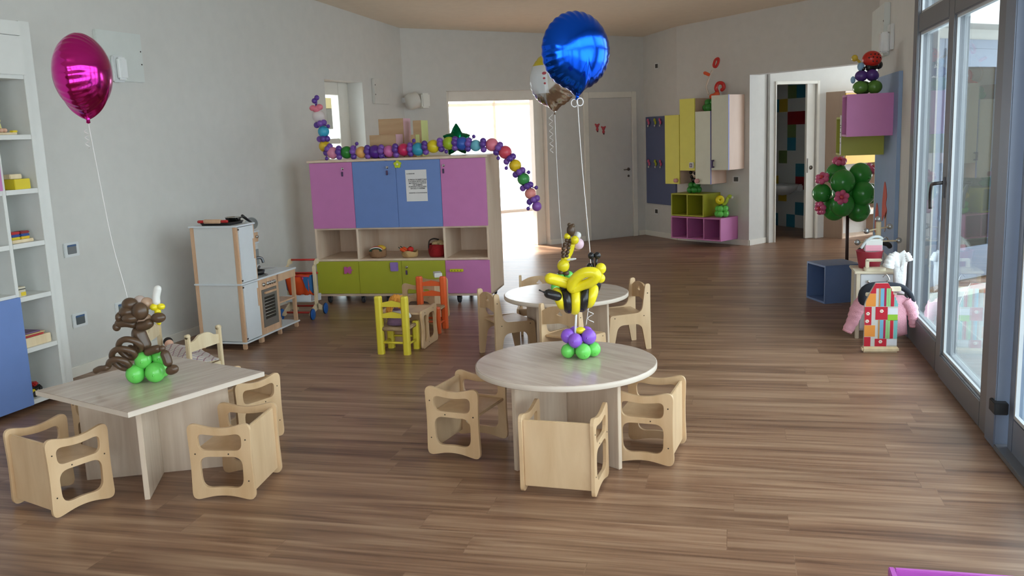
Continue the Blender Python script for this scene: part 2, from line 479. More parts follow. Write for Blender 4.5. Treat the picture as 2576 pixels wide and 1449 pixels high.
# bathroom behind the niche
Mn = frame(WN_O, WN_D)
dn = MB()
dn.bbox(0.085, 0.10, -0.02, 0.13, 0, 2.19, 0.002, Mn); dn.bbox(0.80, 0.84, -0.02, 0.13, 0, 2.19, 0.003, Mn); dn.bbox(0.10, 0.80, -0.02, 0.13, 2.15, 2.19, 0.003, Mn)
d4 = struct(dn.build('door_4', M_TRIM))
MB().bbox(0.66, 0.80, 0.03, 0.07, 0.005, 2.15, 0.003, Mn).build('sliding_leaf', M_TRIM, d4)
kn = MB(); kn.cyl((0.74, 0.032, 1.0), (0.74, 0.022, 1.0), 0.028, M=Mn); kn.bbox(0.672, 0.69, 0.02, 0.032, 0.93, 1.13, 0.003, Mn)
kn.build('lock', mat('brushed_metal', (120, 112, 104)), d4)
def tile_mat():
    m, nt, b = new_mat('bath_tiles')
    tc = nt.nodes.new('ShaderNodeTexCoord'); sep = nt.nodes.new('ShaderNodeSeparateXYZ')
    dot = nt.nodes.new('ShaderNodeVectorMath'); dot.operation = 'DOT_PRODUCT'; dot.inputs[1].default_value = (0.20, 1.40, 0)
    cmb = nt.nodes.new('ShaderNodeCombineXYZ')
    L = nt.links
    L.new(tc.outputs['Object'], dot.inputs[0]); L.new(tc.outputs['Object'], sep.inputs[0])
    L.new(dot.outputs['Value'], cmb.inputs['X']); L.new(sep.outputs['Z'], cmb.inputs['Y'])
    br = nt.nodes.new('ShaderNodeTexBrick'); br.inputs['Scale'].default_value = 1
    br.inputs['Brick Width'].default_value = 0.2; br.inputs['Row Height'].default_value = 0.2; br.offset = 0.0
    br.inputs['Mortar Size'].default_value = 0.003
    br.inputs['Color1'].default_value = (0, 0, 0, 1); br.inputs['Color2'].default_value = (1, 1, 1, 1)
    L.new(cmb.outputs[0], br.inputs['Vector'])
    cr = nt.nodes.new('ShaderNodeValToRGB'); cr.color_ramp.interpolation = 'CONSTANT'
    e = cr.color_ramp.elements
    cols = [(0, (210, 210, 206)), (0.5, (200, 170, 60)), (0.6, (60, 130, 150)), (0.7, (120, 140, 90)), (0.78, (150, 30, 40)), (0.84, (210, 210, 206))]
    e[0].position = 0; e[0].color = (*lin(cols[0][1]), 1); e[1].position = cols[1][0]; e[1].color = (*lin(cols[1][1]), 1)
    for p, c_ in cols[2:]: k = e.new(p); k.color = (*lin(c_), 1)
    sn = nt.nodes.new('ShaderNodeVectorMath'); sn.operation = 'SNAP'; sn.inputs[1].default_value = (0.2, 0.2, 0.2)
    wn = nt.nodes.new('ShaderNodeTexWhiteNoise'); wn.noise_dimensions = '2D'
    L.new(cmb.outputs[0], sn.inputs[0]); L.new(sn.outputs[0], wn.inputs['Vector'])
    L.new(wn.outputs['Value'], cr.inputs['Fac']); L.new(cr.outputs['Color'], b.inputs['Base Color'])
    b.inputs['Roughness'].default_value = 0.2
    return m
M_TILE = tile_mat()
bt = MB()
bt.box(-0.06, 1.5, 1.75, 1.85, 0, 2.7, Mn); bt.box(-0.12, -0.06, 0.14, 1.85, 0, 2.7, Mn); bt.box(1.5, 1.6, 0.12, 1.85, 0, 2.7, Mn)
struct(bt.build('wall_bathroom', M_TILE))
struct(MB().box(-0.12, 1.6, 0.14, 1.85, 2.7, 2.8, Mn).build('ceiling_bathroom', M_WALL))

# ------------------------------------------------------------------ window wall on the right
def glazed_leaf(mb, y0, y1, z0, z1, st, rail_b, rail_t, x0, x1):
    mb.bbox(x0, x1, y0, y0 + st, z0, z1, 0.006); mb.bbox(x0, x1, y1 - st, y1, z0, z1, 0.006)
    mb.bbox(x0, x1, y0 + st, y1 - st, z0, z0 + rail_b, 0.006); mb.bbox(x0, x1, y0 + st, y1 - st, z1 - rail_t, z1, 0.006)
    # glazing bead
    a, b = (y0 + st, y1 - st)
def pane(y0, y1, z0, z1, x, parent, name='glass'):
    return MB().box(x, x + 0.006, y0, y1, z0, z1).build(name, M_GLASS, parent)
M_BEAD = mat('light_bead', (196, 200, 204), 0.4)
def bead(parent, y0, y1, z0, z1, x0, x1, w=0.018):
    b = MB()
    b.box(x0, x1, y0, y0 + w, z0, z1); b.box(x0, x1, y1 - w, y1, z0, z1)
    b.box(x0, x1, y0 + w, y1 - w, z0, z0 + w); b.box(x0, x1, y0 + w, y1 - w, z1 - w, z1)
    return b.build('glazing_bead', M_BEAD, parent)
w1 = MB()
w1.bbox(1.262, 1.40, 7.20, 7.35, 0, 3.02, 0.006)            # jamb and far stile
w1.bbox(1.27, 1.36, 6.09, 6.24, 0, 2.37, 0.006)             # meeting stile
w1.bbox(1.27, 1.36, 6.24, 7.20, 0, 0.20, 0.006)
w1.bbox(1.262, 1.36, 5.08, 6.09, 0, 0.15, 0.006)
w1.bbox(1.262, 1.36, 4.92, 5.08, 0, 2.37, 0.006)
w1.bbox(1.27, 1.36, 5.08, 6.09, 2.24, 2.37, 0.006)
w1.bbox(1.27, 1.36, 6.24, 7.20, 2.24, 2.37, 0.006)
w1.bbox(1.27, 1.36, 4.92, 7.20, 2.94, 3.02, 0.006)
w1.bbox(1.27, 1.36, 6.12, 6.21, 2.37, 2.94, 0.006)
win1 = struct(w1.build('window_1', M_ALU))
pane(6.24, 7.20, 0.20, 2.24, 1.315, win1); pane(5.08, 6.09, 0.15, 2.24, 1.315, win1); pane(4.92, 7.20, 2.37, 2.94, 1.315, win1)
bead(win1, 6.24, 7.20, 0.20, 2.24, 1.285, 1.30); bead(win1, 5.08, 6.09, 0.15, 2.24, 1.285, 1.30); bead(win1, 5.0, 7.20, 2.37, 2.94, 1.285, 1.30)
hw = MB(); hw.bbox(1.258, 1.272, 6.145, 6.18, 1.14, 1.27, 0.004)
hw.tube(smooth_path([(1.262, 6.165, 1.235), (1.215, 6.17, 1.23), (1.21, 6.24, 1.215), (1.215, 6.30, 1.15), (1.22, 6.31, 1.06)], 5), 0.011, 10)
hw.build('handle', mat('dark_handle', (92, 90, 92), 0.35, 0.8), win1)
w2 = MB()
M_ALU2 = mat('blue_grey_aluminium', (122, 132, 150), 0.35, 0.2)
w2.bbox(1.25, 1.40, 4.745, 4.915, 0, 3.02, 0.006)
win2 = struct(w2.build('window_2', M_ALU2))
w2b = MB()
for (a, b) in ((3.52, 4.70), (2.30, 3.46), (1.08, 2.24), (-0.14, 1.02), (-1.36, -0.20)):
    glazed_leaf(w2b, a, b, 0.0, 2.37, 0.075, 0.20, 0.13, 1.30, 1.37)
    w2b.bbox(1.30, 1.37, a, b, 2.94, 3.02, 0.004)
w2b.bbox(1.30, 1.37, -2.4, -1.42, 0, 0.2, 0.005)
w2b.build('sliding_leaves', M_ALU2, win2)
for (a, b) in ((3.595, 4.625), (2.375, 3.385), (1.155, 2.165), (-0.065, 0.945), (-1.285, -0.275)):
    pane(a, b, 0.20, 2.24, 1.33, win2); pane(a, b, 2.37, 2.94, 1.33, win2)
    bead(win2, a, b, 0.20, 2.24, 1.302, 1.32)
tr = MB(); tr.bbox(1.235, 1.30, 4.70, 4.80, 0.19, 0.25, 0.004); tr.build('stop', mat('black_rubber', (26, 27, 30), 0.6), win2)
sl = MB(); sl.bbox(1.25, 1.40, -2.4, 4.74, 0, 0.03, 0.004); sl.build('sill_track', M_ALU, win2)

# patio outside
def patio_mat():
    m, nt, b = new_mat('patio_tiles')
    tc = nt.nodes.new('ShaderNodeTexCoord')
    br = nt.nodes.new('ShaderNodeTexBrick'); br.offset = 0
    br.inputs['Scale'].default_value = 1; br.inputs['Brick Width'].default_value = 0.6; br.inputs['Row Height'].default_value = 0.6
    br.inputs['Mortar Size'].default_value = 0.006
    br.inputs['Color1'].default_value = (*lin((150, 158, 164)), 1); br.inputs['Color2'].default_value = (*lin((166, 172, 176)), 1)
    br.inputs['Mortar'].default_value = (*lin((186, 190, 190)), 1)
    n = nt.nodes.new('ShaderNodeTexNoise'); n.inputs['Scale'].default_value = 3; n.inputs['Detail'].default_value = 5
    mx = nt.nodes.new('ShaderNodeMix'); mx.data_type = 'RGBA'; mx.blend_type = 'MULTIPLY'; mx.inputs[0].default_value = 0.35
    L = nt.links
    L.new(tc.outputs['Object'], br.inputs['Vector']); L.new(tc.outputs['Object'], n.inputs['Vector'])
    L.new(br.outputs['Color'], mx.inputs[6]); L.new(n.outputs['Fac'], mx.inputs[7]); L.new(mx.outputs[2], b.inputs['Base Color'])
    b.inputs['Roughness'].default_value = 0.55
    return m
struct(MB().box(1.40, 9, -6, 12, -0.14, -0.03).build('patio_floor', patio_mat()))
struct(MB().bbox(-0.02, 3.4, -0.62, -0.50, -0.04, 0.02, 0.005, frame(WO_O, WO_D)).build('trim_2', mat('stone_kerb', (200, 200, 194), 0.7)))
Mo = frame(WO_O, WO_D)
do = MB()
do.bbox(0.55, 0.64, -0.245, -0.20, 0, 2.36, 0.004, Mo); do.bbox(1.60, 1.69, -0.245, -0.20, 0, 2.36, 0.004, Mo); do.bbox(0.64, 1.60, -0.245, -0.20, 2.27, 2.36, 0.004, Mo)
do.bbox(0.64, 0.76, -0.26, -0.22, 0.02, 2.27, 0.004, Mo); do.bbox(1.48, 1.60, -0.26, -0.22, 0.02, 2.27, 0.004, Mo)
do.bbox(0.76, 1.48, -0.26, -0.22, 0.02, 0.34, 0.004, Mo); do.bbox(0.76, 1.48, -0.26, -0.22, 2.10, 2.27, 0.004, Mo)
d5 = struct(do.build('door_5', M_ALU2))
MB().box(0.76, 1.48, -0.238, -0.232, 0.34, 2.10, Mo).build('glass', mat('dark_door_glass', (58, 56, 50), 0.3, spec=0.15), d5)
hb = MB()
for z in (1.62, 1.98): hb.bbox(1.585, 1.615, -0.275, -0.255, z - 0.06, z + 0.06, 0.003, Mo)
hb.build('hinge', mat('light_bead', (196, 200, 204)), d5)
# canopy over the end of the patio
struct(MB().box(0.0, 5.2, -0.55, -0.2, 2.46, 3.6, Mo).build('roof_canopy', M_WALL))

# ------------------------------------------------------------------ tables and chairs
M_BIRCH = wood('birch_plywood', (198, 161, 120), (218, 186, 147), (9, 9, 2.2), 0.38)
M_BIRCH2 = wood('birch_plywood_pale', (206, 172, 132), (224, 194, 156), (9, 9, 2.2), 0.4)
M_EDGE = mat('plywood_edge', (196, 164, 122), 0.5)
M_LAM = wood('pale_laminate', (192, 172, 158), (212, 194, 182), (22, 2.4, 22), 0.2)
M_LAMV = wood('pale_laminate_upright', (200, 178, 156), (218, 200, 180), (22, 22, 2.0), 0.35)
M_LAMEDGE = mat('laminate_edge', (216, 202, 188), 0.4)
M_PINE = wood('pine', (226, 202, 162), (240, 222, 188), (18, 18, 2.0), 0.45)
M_SCREW = mat('dark_screw', (70, 60, 50), 0.4, 0.6)

def round_table(loc, r, rz, label):
    t = thing('round_table', label, 'table', (*loc, 0), rz, 'round kindergarten tables')
    mb = MB()
    prof = [(0, 0.455), (r - 0.004, 0.455), (r, 0.459), (r, 0.481), (r - 0.004, 0.485), (0, 0.485)]
    mb.lathe(prof, 72)
    for f in mb.bm.faces: f.smooth = False
    top = mb.build('tabletop', M_LAM, t)
    eb = MB(); eb.lathe([(r + 0.0002, 0.4575), (r + 0.0012, 0.459), (r + 0.0012, 0.481), (r + 0.0002, 0.4825)], 72).build('edge_band', M_LAMEDGE, t)
    L = r * 0.79
    MB().bbox(-L, L, -0.0125, 0.0125, 0, 0.455, 0.002).build('leg_panel', M_LAMV, t)
    MB().bbox(-0.0125, 0.0125, -L, -0.0125, 0, 0.455, 0.002).build('leg_panel', M_LAMV, t)
    MB().bbox(-0.0125, 0.0125, 0.0125, L, 0, 0.455, 0.002).build('leg_panel', M_LAMV, t)
    return t
round_table((-0.843, 4.43), 0.462, math.radians(55), 'round pale laminate table in front carrying the balloon bee')
round_table((-1.20, 6.40), 0.452, math.radians(66), 'round pale laminate table farther back carrying the balloon giraffe')
t = thing('square_table', 'square pale laminate table with diagonal panel legs and the balloon monkey on it', 'table', (-2.86, 3.86, 0), math.radians(-20.5))
a = 0.388
MB().bbox(-a, a, -a, a, 0.459, 0.485, 0.003).build('tabletop', M_LAM, t)
eb = MB()
for M_ in (Matrix.Rotation(k * PI / 2, 4, 'Z') for k in range(4)): eb.box(-a, a, -a - 0.0012, -a + 0.0001, 0.4605, 0.4835, M_)
eb.build('edge_band', M_LAMEDGE, t)
R45 = Matrix.Rotation(PI / 4, 4, 'Z')
MB().bbox(-0.36, 0.36, -0.0125, 0.0125, 0, 0.459, 0.002, R45).build('leg_panel', M_LAMV, t)
MB().bbox(-0.0125, 0.0125, -0.37, -0.0125, 0, 0.459, 0.002, R45).build('leg_panel', M_LAMV, t)
MB().bbox(-0.0125, 0.0125, 0.0125, 0.37, 0, 0.459, 0.002, R45).build('leg_panel', M_LAMV, t)

def make_cube_chair():
    t = thing('cube_chair', '', 'chair')
    out = round_poly([(-0.155, 0), (0, 0.036), (0.155, 0), (0.148, 0.19), (0.155, 0.385), (0, 0.345), (-0.155, 0.385), (-0.148, 0.19)],
                     [0.045, 0.075, 0.045, 0.07, 0.05, 0.075, 0.05, 0.07], 7)
    up_ = round_poly([(-0.103, 0.247), (0.103, 0.247), (0.108, 0.33), (0, 0.316), (-0.108, 0.33)], [0.032, 0.032, 0.034, 0.05, 0.034], 6)
    lo_ = round_poly([(-0.1, 0.062), (0, 0.07), (0.1, 0.062), (0.105, 0.217), (-0.105, 0.217)], [0.05, 0.03, 0.05, 0.05, 0.05], 7)
    for sx in (-1, 1):
        # outline lies in local y,z; sheet thickness runs along x
        Mx = Matrix(((0, -1, 0, sx * 0.168 + 0.009), (1, 0, 0, 0), (0, 0, 1, 0), (0, 0, 0, 1)))
        pl = MB().prism(out, 0.018, Mx, [up_, lo_]).build('side_panel', M_BIRCH, t)
        bv = pl.modifiers.new('ease', 'BEVEL'); bv.width = 0.003; bv.segments = 2; bv.limit_method = 'ANGLE'; bv.angle_limit = 1.0
        sc = MB()
        for (y, z) in ((-0.127, 0.30), (-0.127, 0.10), (0.122, 0.231), (-0.04, 0.231)):
            sc.cyl((sx * 0.1765, y, z), (sx * 0.1785, y, z), 0.0035, seg=8)
        sc.build('screw', M_SCREW, pl)['kind'] = 'stuff'
    MB().bbox(-0.159, 0.159, -0.136, -0.120, 0.035, 0.352, 0.003).build('backrest', M_BIRCH2, t)
    MB().bbox(-0.159, 0.159, -0.120, 0.138, 0.224, 0.239, 0.003).build('seat', M_BIRCH, t)
    return t
cc = make_cube_chair()
CG = 'plywood cube chairs'
spots = [
    (-3.10, 3.44, -19.5, 'plywood cube chair, back to the camera, at the near left corner of the square table'),
    (-2.345, 3.74, 97.5, 'plywood cube chair at the near right of the square table, solid back to the right'),
    (-2.71, 4.40, 158, 'plywood cube chair tucked under the far right edge of the square table'),
    (-3.27, 4.10, -111, 'plywood cube chair mostly hidden under the far left edge of the square table'),
    (-1.38, 4.43, -100.4, 'plywood cube chair left of the front round table with its open front facing right'),
    (-0.776, 3.99, -4.0, 'plywood cube chair showing its solid back to the camera before the front round table'),
    (-0.42, 4.46, 83, 'plywood cube chair right of the front round table with its open front facing left'),
]
for i, (x, y, a_, lab) in enumerate(spots):
    if i == 0:
        cc.location = (x, y, 0); cc.rotation_euler = (0, 0, math.radians(a_)); cc['label'] = lab; cc['group'] = CG; ch = cc
    else:
        ch = copy_thing(cc, (x, y, 0), math.radians(a_), lab, CG)
# one chair tipped over as a doll's table, one upright behind it
tip = copy_thing(cc, (-2.545, 6.89, 0.168), None, 'plywood cube chair tipped over between the yellow and orange doll chairs', CG)
tip.rotation_euler = (Matrix.Rotation(PI, 3, 'Z') @ Matrix.Rotation(-PI / 2, 3, 'X')).to_euler()
tip.location = (-2.545, 6.90, 0.155)
copy_thing(cc, (-2.70, 7.58, 0), math.radians(88), 'plywood cube chair behind the orange doll chair with a white box on it', CG)

def make_kid_chair():
    t = thing('kid_chair', '', 'chair')
    W = 0.155
    side = round_poly([(-0.175, 0), (-0.135, 0), (-0.10, 0.20), (0.085, 0.20), (0.125, 0), (0.165, 0), (0.145, 0.275), (-0.105, 0.285), (-0.135, 0.50), (-0.172, 0.50), (-0.172, 0.25)],
                      [0.008, 0.008, 0.05, 0.05, 0.008, 0.008, 0.02, 0.05, 0.017, 0.017, 0.05], 6)
    for sx in (-1, 1):
        Mx = Matrix(((0, -1, 0, sx * W + 0.009), (1, 0, 0, 0), (0, 0, 1, 0), (0, 0, 0, 1)))
        pl = MB().prism(side, 0.018, Mx).build('side_panel', M_BIRCH2, t)
        sc = MB()
        for (y, z) in ((-0.15, 0.43), (-0.12, 0.26), (0.11, 0.255)): sc.cyl((sx * 0.1635, y, z), (sx * 0.1655, y, z), 0.004, seg=8)
        sc.build('screw', M_SCREW, pl)['kind'] = 'stuff'
    MB().bbox(-W + 0.009, W - 0.009, -0.13, 0.14, 0.262, 0.276, 0.003).build('seat', M_BIRCH, t)
    MB().bbox(-W + 0.009, W - 0.009, 0.10, 0.115, 0.215, 0.262, 0.003).build('apron', M_BIRCH, t)
    back = smooth_path([(-W + 0.009, 0.355), (-0.07, 0.365), (0, 0.375), (0.07, 0.365), (W - 0.009, 0.355)], 5)
    topc = smooth_path([(W - 0.009, 0.45), (0.08, 0.482), (0, 0.492), (-0.08, 0.482), (-W + 0.009, 0.45)], 5)
    outl = [(p[0], p[1]) for p in back] + [(p[0], p[1]) for p in topc]
    hole = round_poly([(-0.028, 0.432), (0.0, 0.424), (0.028, 0.432), (0.012, 0.446), (0, 0.466), (-0.012, 0.446)], 0.007, 3)
    MB().prism(outl, 0.014, Matrix.Translation((0, -0.160, 0)), [hole]).build('backrest', M_BIRCH, t)
    return t
kc = make_kid_chair()
KG = 'birch chairs around the back round table'
for i, (x, y, a_, lab) in enumerate([
    (-1.66, 6.45, -52, 'birch nursery chair at the left of the back round table, nearest the pink cabinet side'),
    (-1.075, 5.98, -25, 'birch nursery chair with its back to the camera before the back round table'),
    (-0.845, 6.77, 117, 'birch nursery chair at the right of the back round table, standing clear of it'),
    (-1.53, 6.96, -172, 'birch nursery chair behind the back round table, only its top rail showing')]):
    if i == 0: kc.location = (x, y, 0); kc.rotation_euler = (0, 0, math.radians(a_)); kc['label'] = lab; kc['group'] = KG
    else: copy_thing(kc, (x, y, 0), math.radians(a_), lab, KG)

def make_pine_chair():
    t = thing('pine_chair', '', 'chair')
    W = 0.145
    for sx in (-1, 1):
        lg = MB(); lg.bbox(sx * W - 0.013, sx * W + 0.013, -0.145, -0.115, 0, 0.472, 0.004)
        lg.tube([(sx * W - 0.013, -0.13, 0.472), (sx * W + 0.013, -0.13, 0.472)], 0.0149, 16)
        lg.build('leg', M_PINE, t)
        MB().bbox(sx * W - 0.013, sx * W + 0.013, 0.115, 0.145, 0, 0.25, 0.004).build('leg', M_PINE, t)
        MB().bbox(sx * W - 0.009, sx * W + 0.009, -0.115, 0.115, 0.20, 0.245, 0.003).build('side_rail', M_PINE, t)
    cr = [(-W + 0.013, 0.37), (W - 0.013, 0.37)] + [(p[0], p[1]) for p in smooth_path([(W - 0.013, 0.43), (0.09, 0.437), (0.04, 0.462), (-0.04, 0.462), (-0.09, 0.437), (-W + 0.013, 0.43)], 5)]
    MB().prism(cr, 0.016, Matrix.Translation((0, -0.138, 0))).build('crest_rail', M_PINE, t)
    MB().bbox(-W + 0.013, W - 0.013, -0.138, -0.122, 0.205, 0.25, 0.003).build('back_rail', M_PINE, t)
    MB().bbox(-W + 0.013, W - 0.013, 0.122, 0.138, 0.205, 0.25, 0.003).build('front_rail', M_PINE, t)
    MB().bbox(-W - 0.01, W + 0.01, -0.112, 0.15, 0.25, 0.264, 0.004).build('seat', M_PINE, t)
    return t
pc = make_pine_chair()
pc['label'] = 'small pine chair with wavy top rail behind the far right edge of the square table'; pc['group'] = 'small pine chairs under the doll blanket'
pc.location = (-3.43, 5.03, 0); pc.rotation_euler = (0, 0, math.radians(82))
copy_thing(pc, (-3.70, 5.26, 0), math.radians(-71), 'small pine chair near the left wall, partly hidden behind the balloon monkey')

# rush-seated doll chairs
def rush_mat():
    m, nt, b = new_mat('woven_rush')
    tc = nt.nodes.new('ShaderNodeTexCoord')
    w = nt.nodes.new('ShaderNodeTexWave'); w.inputs['Scale'].default_value = 70; w.inputs['Distortion'].default_value = 3
    cr = nt.nodes.new('ShaderNodeValToRGB')
    cr.color_ramp.elements[0].color = (*lin((140, 108, 76)), 1); cr.color_ramp.elements[1].color = (*lin((206, 176, 136)), 1)
    nt.links.new(tc.outputs['Object'], w.inputs['Vector']); nt.links.new(w.outputs['Fac'], cr.inputs['Fac']); nt.links.new(cr.outputs['Color'], b.inputs['Base Color'])
    bp = nt.nodes.new('ShaderNodeBump'); bp.inputs['Strength'].default_value = 0.6; bp.inputs['Distance'].default_value = 0.004
    nt.links.new(w.outputs['Fac'], bp.inputs['Height']); nt.links.new(bp.outputs['Normal'], b.inputs['Normal'])
    b.inputs['Roughness'].default_value = 0.8
    return m
M_RUSH = rush_mat()
def doll_chair(name, label, m, loc, rz):
    t = thing(name, label, 'chair', (*loc, 0), rz, 'painted rush-seat doll chairs')
    def post(x, y, h, r=0.027):
        o8 = [(x + r * c_, y + r * s_) for c_, s_ in ((1, .55), (.55, 1), (-.55, 1), (-1, .55), (-1, -.55), (-.55, -1), (.55, -1), (1, -.55))]
        mb = MB(); vs = []
        for z, k in ((0, .96), (h - 0.012, 1), (h, .82)): vs += [(x + (a_ - x) * k, y + (b_ - y) * k, z) for a_, b_ in o8]
        fs = [tuple(range(7, -1, -1)), tuple(range(16, 24))]
        for l in (0, 8): fs += [(l + i, l + (i + 1) % 8, l + 8 + (i + 1) % 8, l + 8 + i) for i in range(8)]
        mb._add(vs, fs); return mb.build('leg', m, t)
    W = 0.108
    for sx in (-1, 1):
        post(sx * W, -0.10, 0.455); post(sx * W, 0.10, 0.225)
        MB().cyl((sx * W, -0.10, 0.075), (sx * W, 0.10, 0.075), 0.009, seg=10).build('stretcher', m, t)
    MB().cyl((-W, -0.10, 0.09), (W, -0.10, 0.09), 0.009, seg=10).build('stretcher', m, t)
    MB().cyl((-W, 0.10, 0.10), (W, 0.10, 0.10), 0.009, seg=10).build('stretcher', m, t)
    for z in (0.285, 0.372):
        MB().prism([(-0.09, z), (0.09, z), (0.09, z + 0.03), (0, z + 0.048), (-0.09, z + 0.03)], 0.014, Matrix.Translation((0, -0.107, 0))).build('back_slat', m, t)
    st = MB()
    st.bbox(-0.112, 0.112, -0.105, 0.112, 0.185, 0.212, 0.010)
    for sy in (-0.1, 0.105): st.tube([(-0.1, sy, 0.198), (0.1, sy, 0.198)], 0.0165, 10)
    for sx in (-0.108, 0.108): st.tube([(sx, -0.09, 0.198), (sx, 0.095, 0.198)], 0.0165, 10)
    st.build('seat', M_RUSH, t)
    return t
M_YCH = mat('yellow_paint', (226, 206, 62), 0.4)
M_OCH = mat('orange_paint', (232, 98, 44), 0.4)
doll_chair('doll_chair', 'yellow wooden doll chair with rush seat and a rag doll sitting in it', M_YCH, (-2.55, 6.475), math.radians(-2))
doll_chair('doll_chair', 'orange wooden doll chair with rush seat behind the tipped plywood chair', M_OCH, (-2.55, 7.21), math.radians(180))

# ------------------------------------------------------------------ low table with the drawing cloth
def cloth_mat():
    m, nt, b = new_mat('striped_cloth')
    tc = nt.nodes.new('ShaderNodeTexCoord'); mp = nt.nodes.new('ShaderNodeMapping'); mp.inputs['Rotation'].default_value = (0, 0, 0.5)
    w1 = nt.nodes.new('ShaderNodeTexWave'); w1.inputs['Scale'].default_value = 9; w1.inputs['Distortion'].default_value = 2.5; w1.bands_direction = 'X'
    w2 = nt.nodes.new('ShaderNodeTexWave'); w2.inputs['Scale'].default_value = 7; w2.inputs['Distortion'].default_value = 2; w2.bands_direction = 'Y'
    c1 = nt.nodes.new('ShaderNodeValToRGB'); c2 = nt.nodes.new('ShaderNodeValToRGB')
    for c_, dark in ((c1, (150, 140, 186)), (c2, (180, 130, 142))):
        c_.color_ramp.elements[0].color = (*lin(dark), 1); c_.color_ramp.elements[1].color = (*lin((236, 230, 226)), 1)
        c_.color_ramp.elements[0].position = 0.02; c_.color_ramp.elements[1].position = 0.10
    mx = nt.nodes.new('ShaderNodeMix'); mx.data_type = 'RGBA'; mx.blend_type = 'MULTIPLY'; mx.inputs[0].default_value = 0.9
    L = nt.links
    L.new(tc.outputs['Object'], mp.inputs[0])
    for w_, c_ in ((w1, c1), (w2, c2)): L.new(mp.outputs[0], w_.inputs[0]); L.new(w_.outputs['Fac'], c_.inputs[0])
    L.new(c1.outputs[0], mx.inputs[6]); L.new(c2.outputs[0], mx.inputs[7]); L.new(mx.outputs[2], b.inputs['Base Color'])
    b.inputs['Roughness'].default_value = 0.9
    return m
BLR = math.radians(140)
cb = MB(); N = 28; vs = []; fs = []
for i in range(N + 1):
    for j in range(N + 1):
        u, v = i / N * 2 - 1, j / N * 2 - 1
        x, y = u * 0.27, v * 0.16
        z = 0.268 + 0.05 * math.exp(-((v / 0.5) ** 2)) * (1 / (1 + math.exp(-(u + 0.75) * 9))) * (1 / (1 + math.exp((u - 0.95) * 9))) + 0.003 * math.sin(9 * u + 3 * v) * math.cos(7 * v)
        z += 0.012 * max(0, u - 0.1)
        vs.append((x, y, z))
for i in range(N):
    for j in range(N): a_ = i * (N + 1) + j; fs.append((a_, a_ + 1, a_ + N + 2, a_ + N + 1))
cb._add(vs, fs, smooth=True)
cl = cb.build('doll_blanket', cloth_mat(), None, (-3.565, 5.145, 0), (0, 0, BLR))
md = cl.modifiers.new('thickness', 'SOLIDIFY'); md.thickness = 0.004; md.offset = 1
tag(cl, 'white doll blanket with thin coloured stripes laid across the two small pine chairs', 'blanket')
t = thing('doll', 'small black-haired doll tucked under the striped blanket on the pine chairs', 'doll', (-3.565, 5.145, 0.268), BLR)
MB().sphere((0.285, 0, 0.042), (0.034, 0.03, 0.032)).build('head', mat('doll_skin', (226, 180, 156), 0.8), t)
MB().sphere((0.30, 0, 0.054), (0.032, 0.033, 0.031)).build('hair', mat('doll_black_hair', (28, 22, 24), 0.7), t)
bd = MB(); sausage(bd, [(0.25, 0, 0.026), (0.0, 0, 0.024), (-0.14, 0, 0.02)], 0.024); bd.build('body', MATS['doll_skin'], t)

# ------------------------------------------------------------------ white bookcase on the left
M_WHITE = mat('white_melamine', (228, 228, 224), 0.4)
M_BLUE = mat('blue_melamine', (112, 140, 200), 0.42)
M_PINK = mat('pink_melamine', (206, 126, 184), 0.42)
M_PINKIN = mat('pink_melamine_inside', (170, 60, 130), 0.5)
M_LIME = mat('lime_melamine', (174, 176, 50), 0.42)
t = thing('bookcase', 'tall white bookcase with square open cells and a blue door against the left wall', 'bookcase', (-4.405, 4.932, 0), math.atan2(0.997, 0.077))
D = 0.31
def shelfz(*zs): return zs
MB().bbox(0.072, 0.10, 0, D, 0, 2.46, 0.002).build('side_panel', M_WHITE, t)
MB().bbox(-0.50, -0.474, 0, D, 0, 2.46, 0.002).build('side_panel', M_WHITE, t)
MB().bbox(0.101, 0.185, 0.02, D, 0, 2.47, 0.002).build('filler_strip', M_WHITE, t)
MB().bbox(-0.204, -0.178, 0.004, D - 0.012, 0.06, 2.12, 0.002).build('divider', M_WHITE, t)
MB().box(-0.474, 0.072, D - 0.012, D, 0.0, 2.46).build('back_panel', mat('bookcase_back', (206, 206, 202), 0.6), t)
MB().bbox(-0.474, 0.072, 0.004, D - 0.012, 0.03, 0.06, 0.002).build('plinth', M_WHITE, t)
for z in (0.40, 0.735, 1.075, 1.415, 1.758):
    MB().bbox(-0.178, 0.072, 0.002, D - 0.012, z - 0.03, z, 0.002).build('shelf', M_WHITE, t)
for z in (0.76, 1.075, 1.415, 1.758):
    MB().bbox(-0.474, -0.204, 0.002, D - 0.012, z - 0.03, z, 0.002).build('shelf', M_WHITE, t)
MB().bbox(-0.474, 0.072, 0.002, D - 0.012, 2.105, 2.135, 0.002).build('shelf', M_WHITE, t)
MB().bbox(-0.474, 0.072, -0.016, D - 0.012, 2.373, 2.46, 0.002).build('shelf', M_WHITE, t)
MB().bbox(-0.200, 0.078, -0.016, 0.002, 2.13, 2.37, 0.002).build('door', M_WHITE, t)
MB().bbox(-0.478, -0.203, -0.016, 0.002, 2.13, 2.37, 0.002).build('door', M_WHITE, t)
MB().bbox(-0.478, -0.192, -0.018, 0.001, 0.035, 0.742, 0.002).build('door', M_BLUE, t)['label'] = 'blue door'
MB().bbox(-0.470, -0.206, -0.012, 0.25, 1.416, 1.60, 0.003).build('drawer', M_PINK, t)['label'] = 'pink drawer front'
BK = Matrix.Translation((-4.405, 4.932, 0)) @ Matrix.Rotation(math.atan2(0.997, 0.077), 4, 'Z')
def bk(x, y, z): return BK @ Vector((x, y, z))
BR = math.atan2(0.997, 0.077)
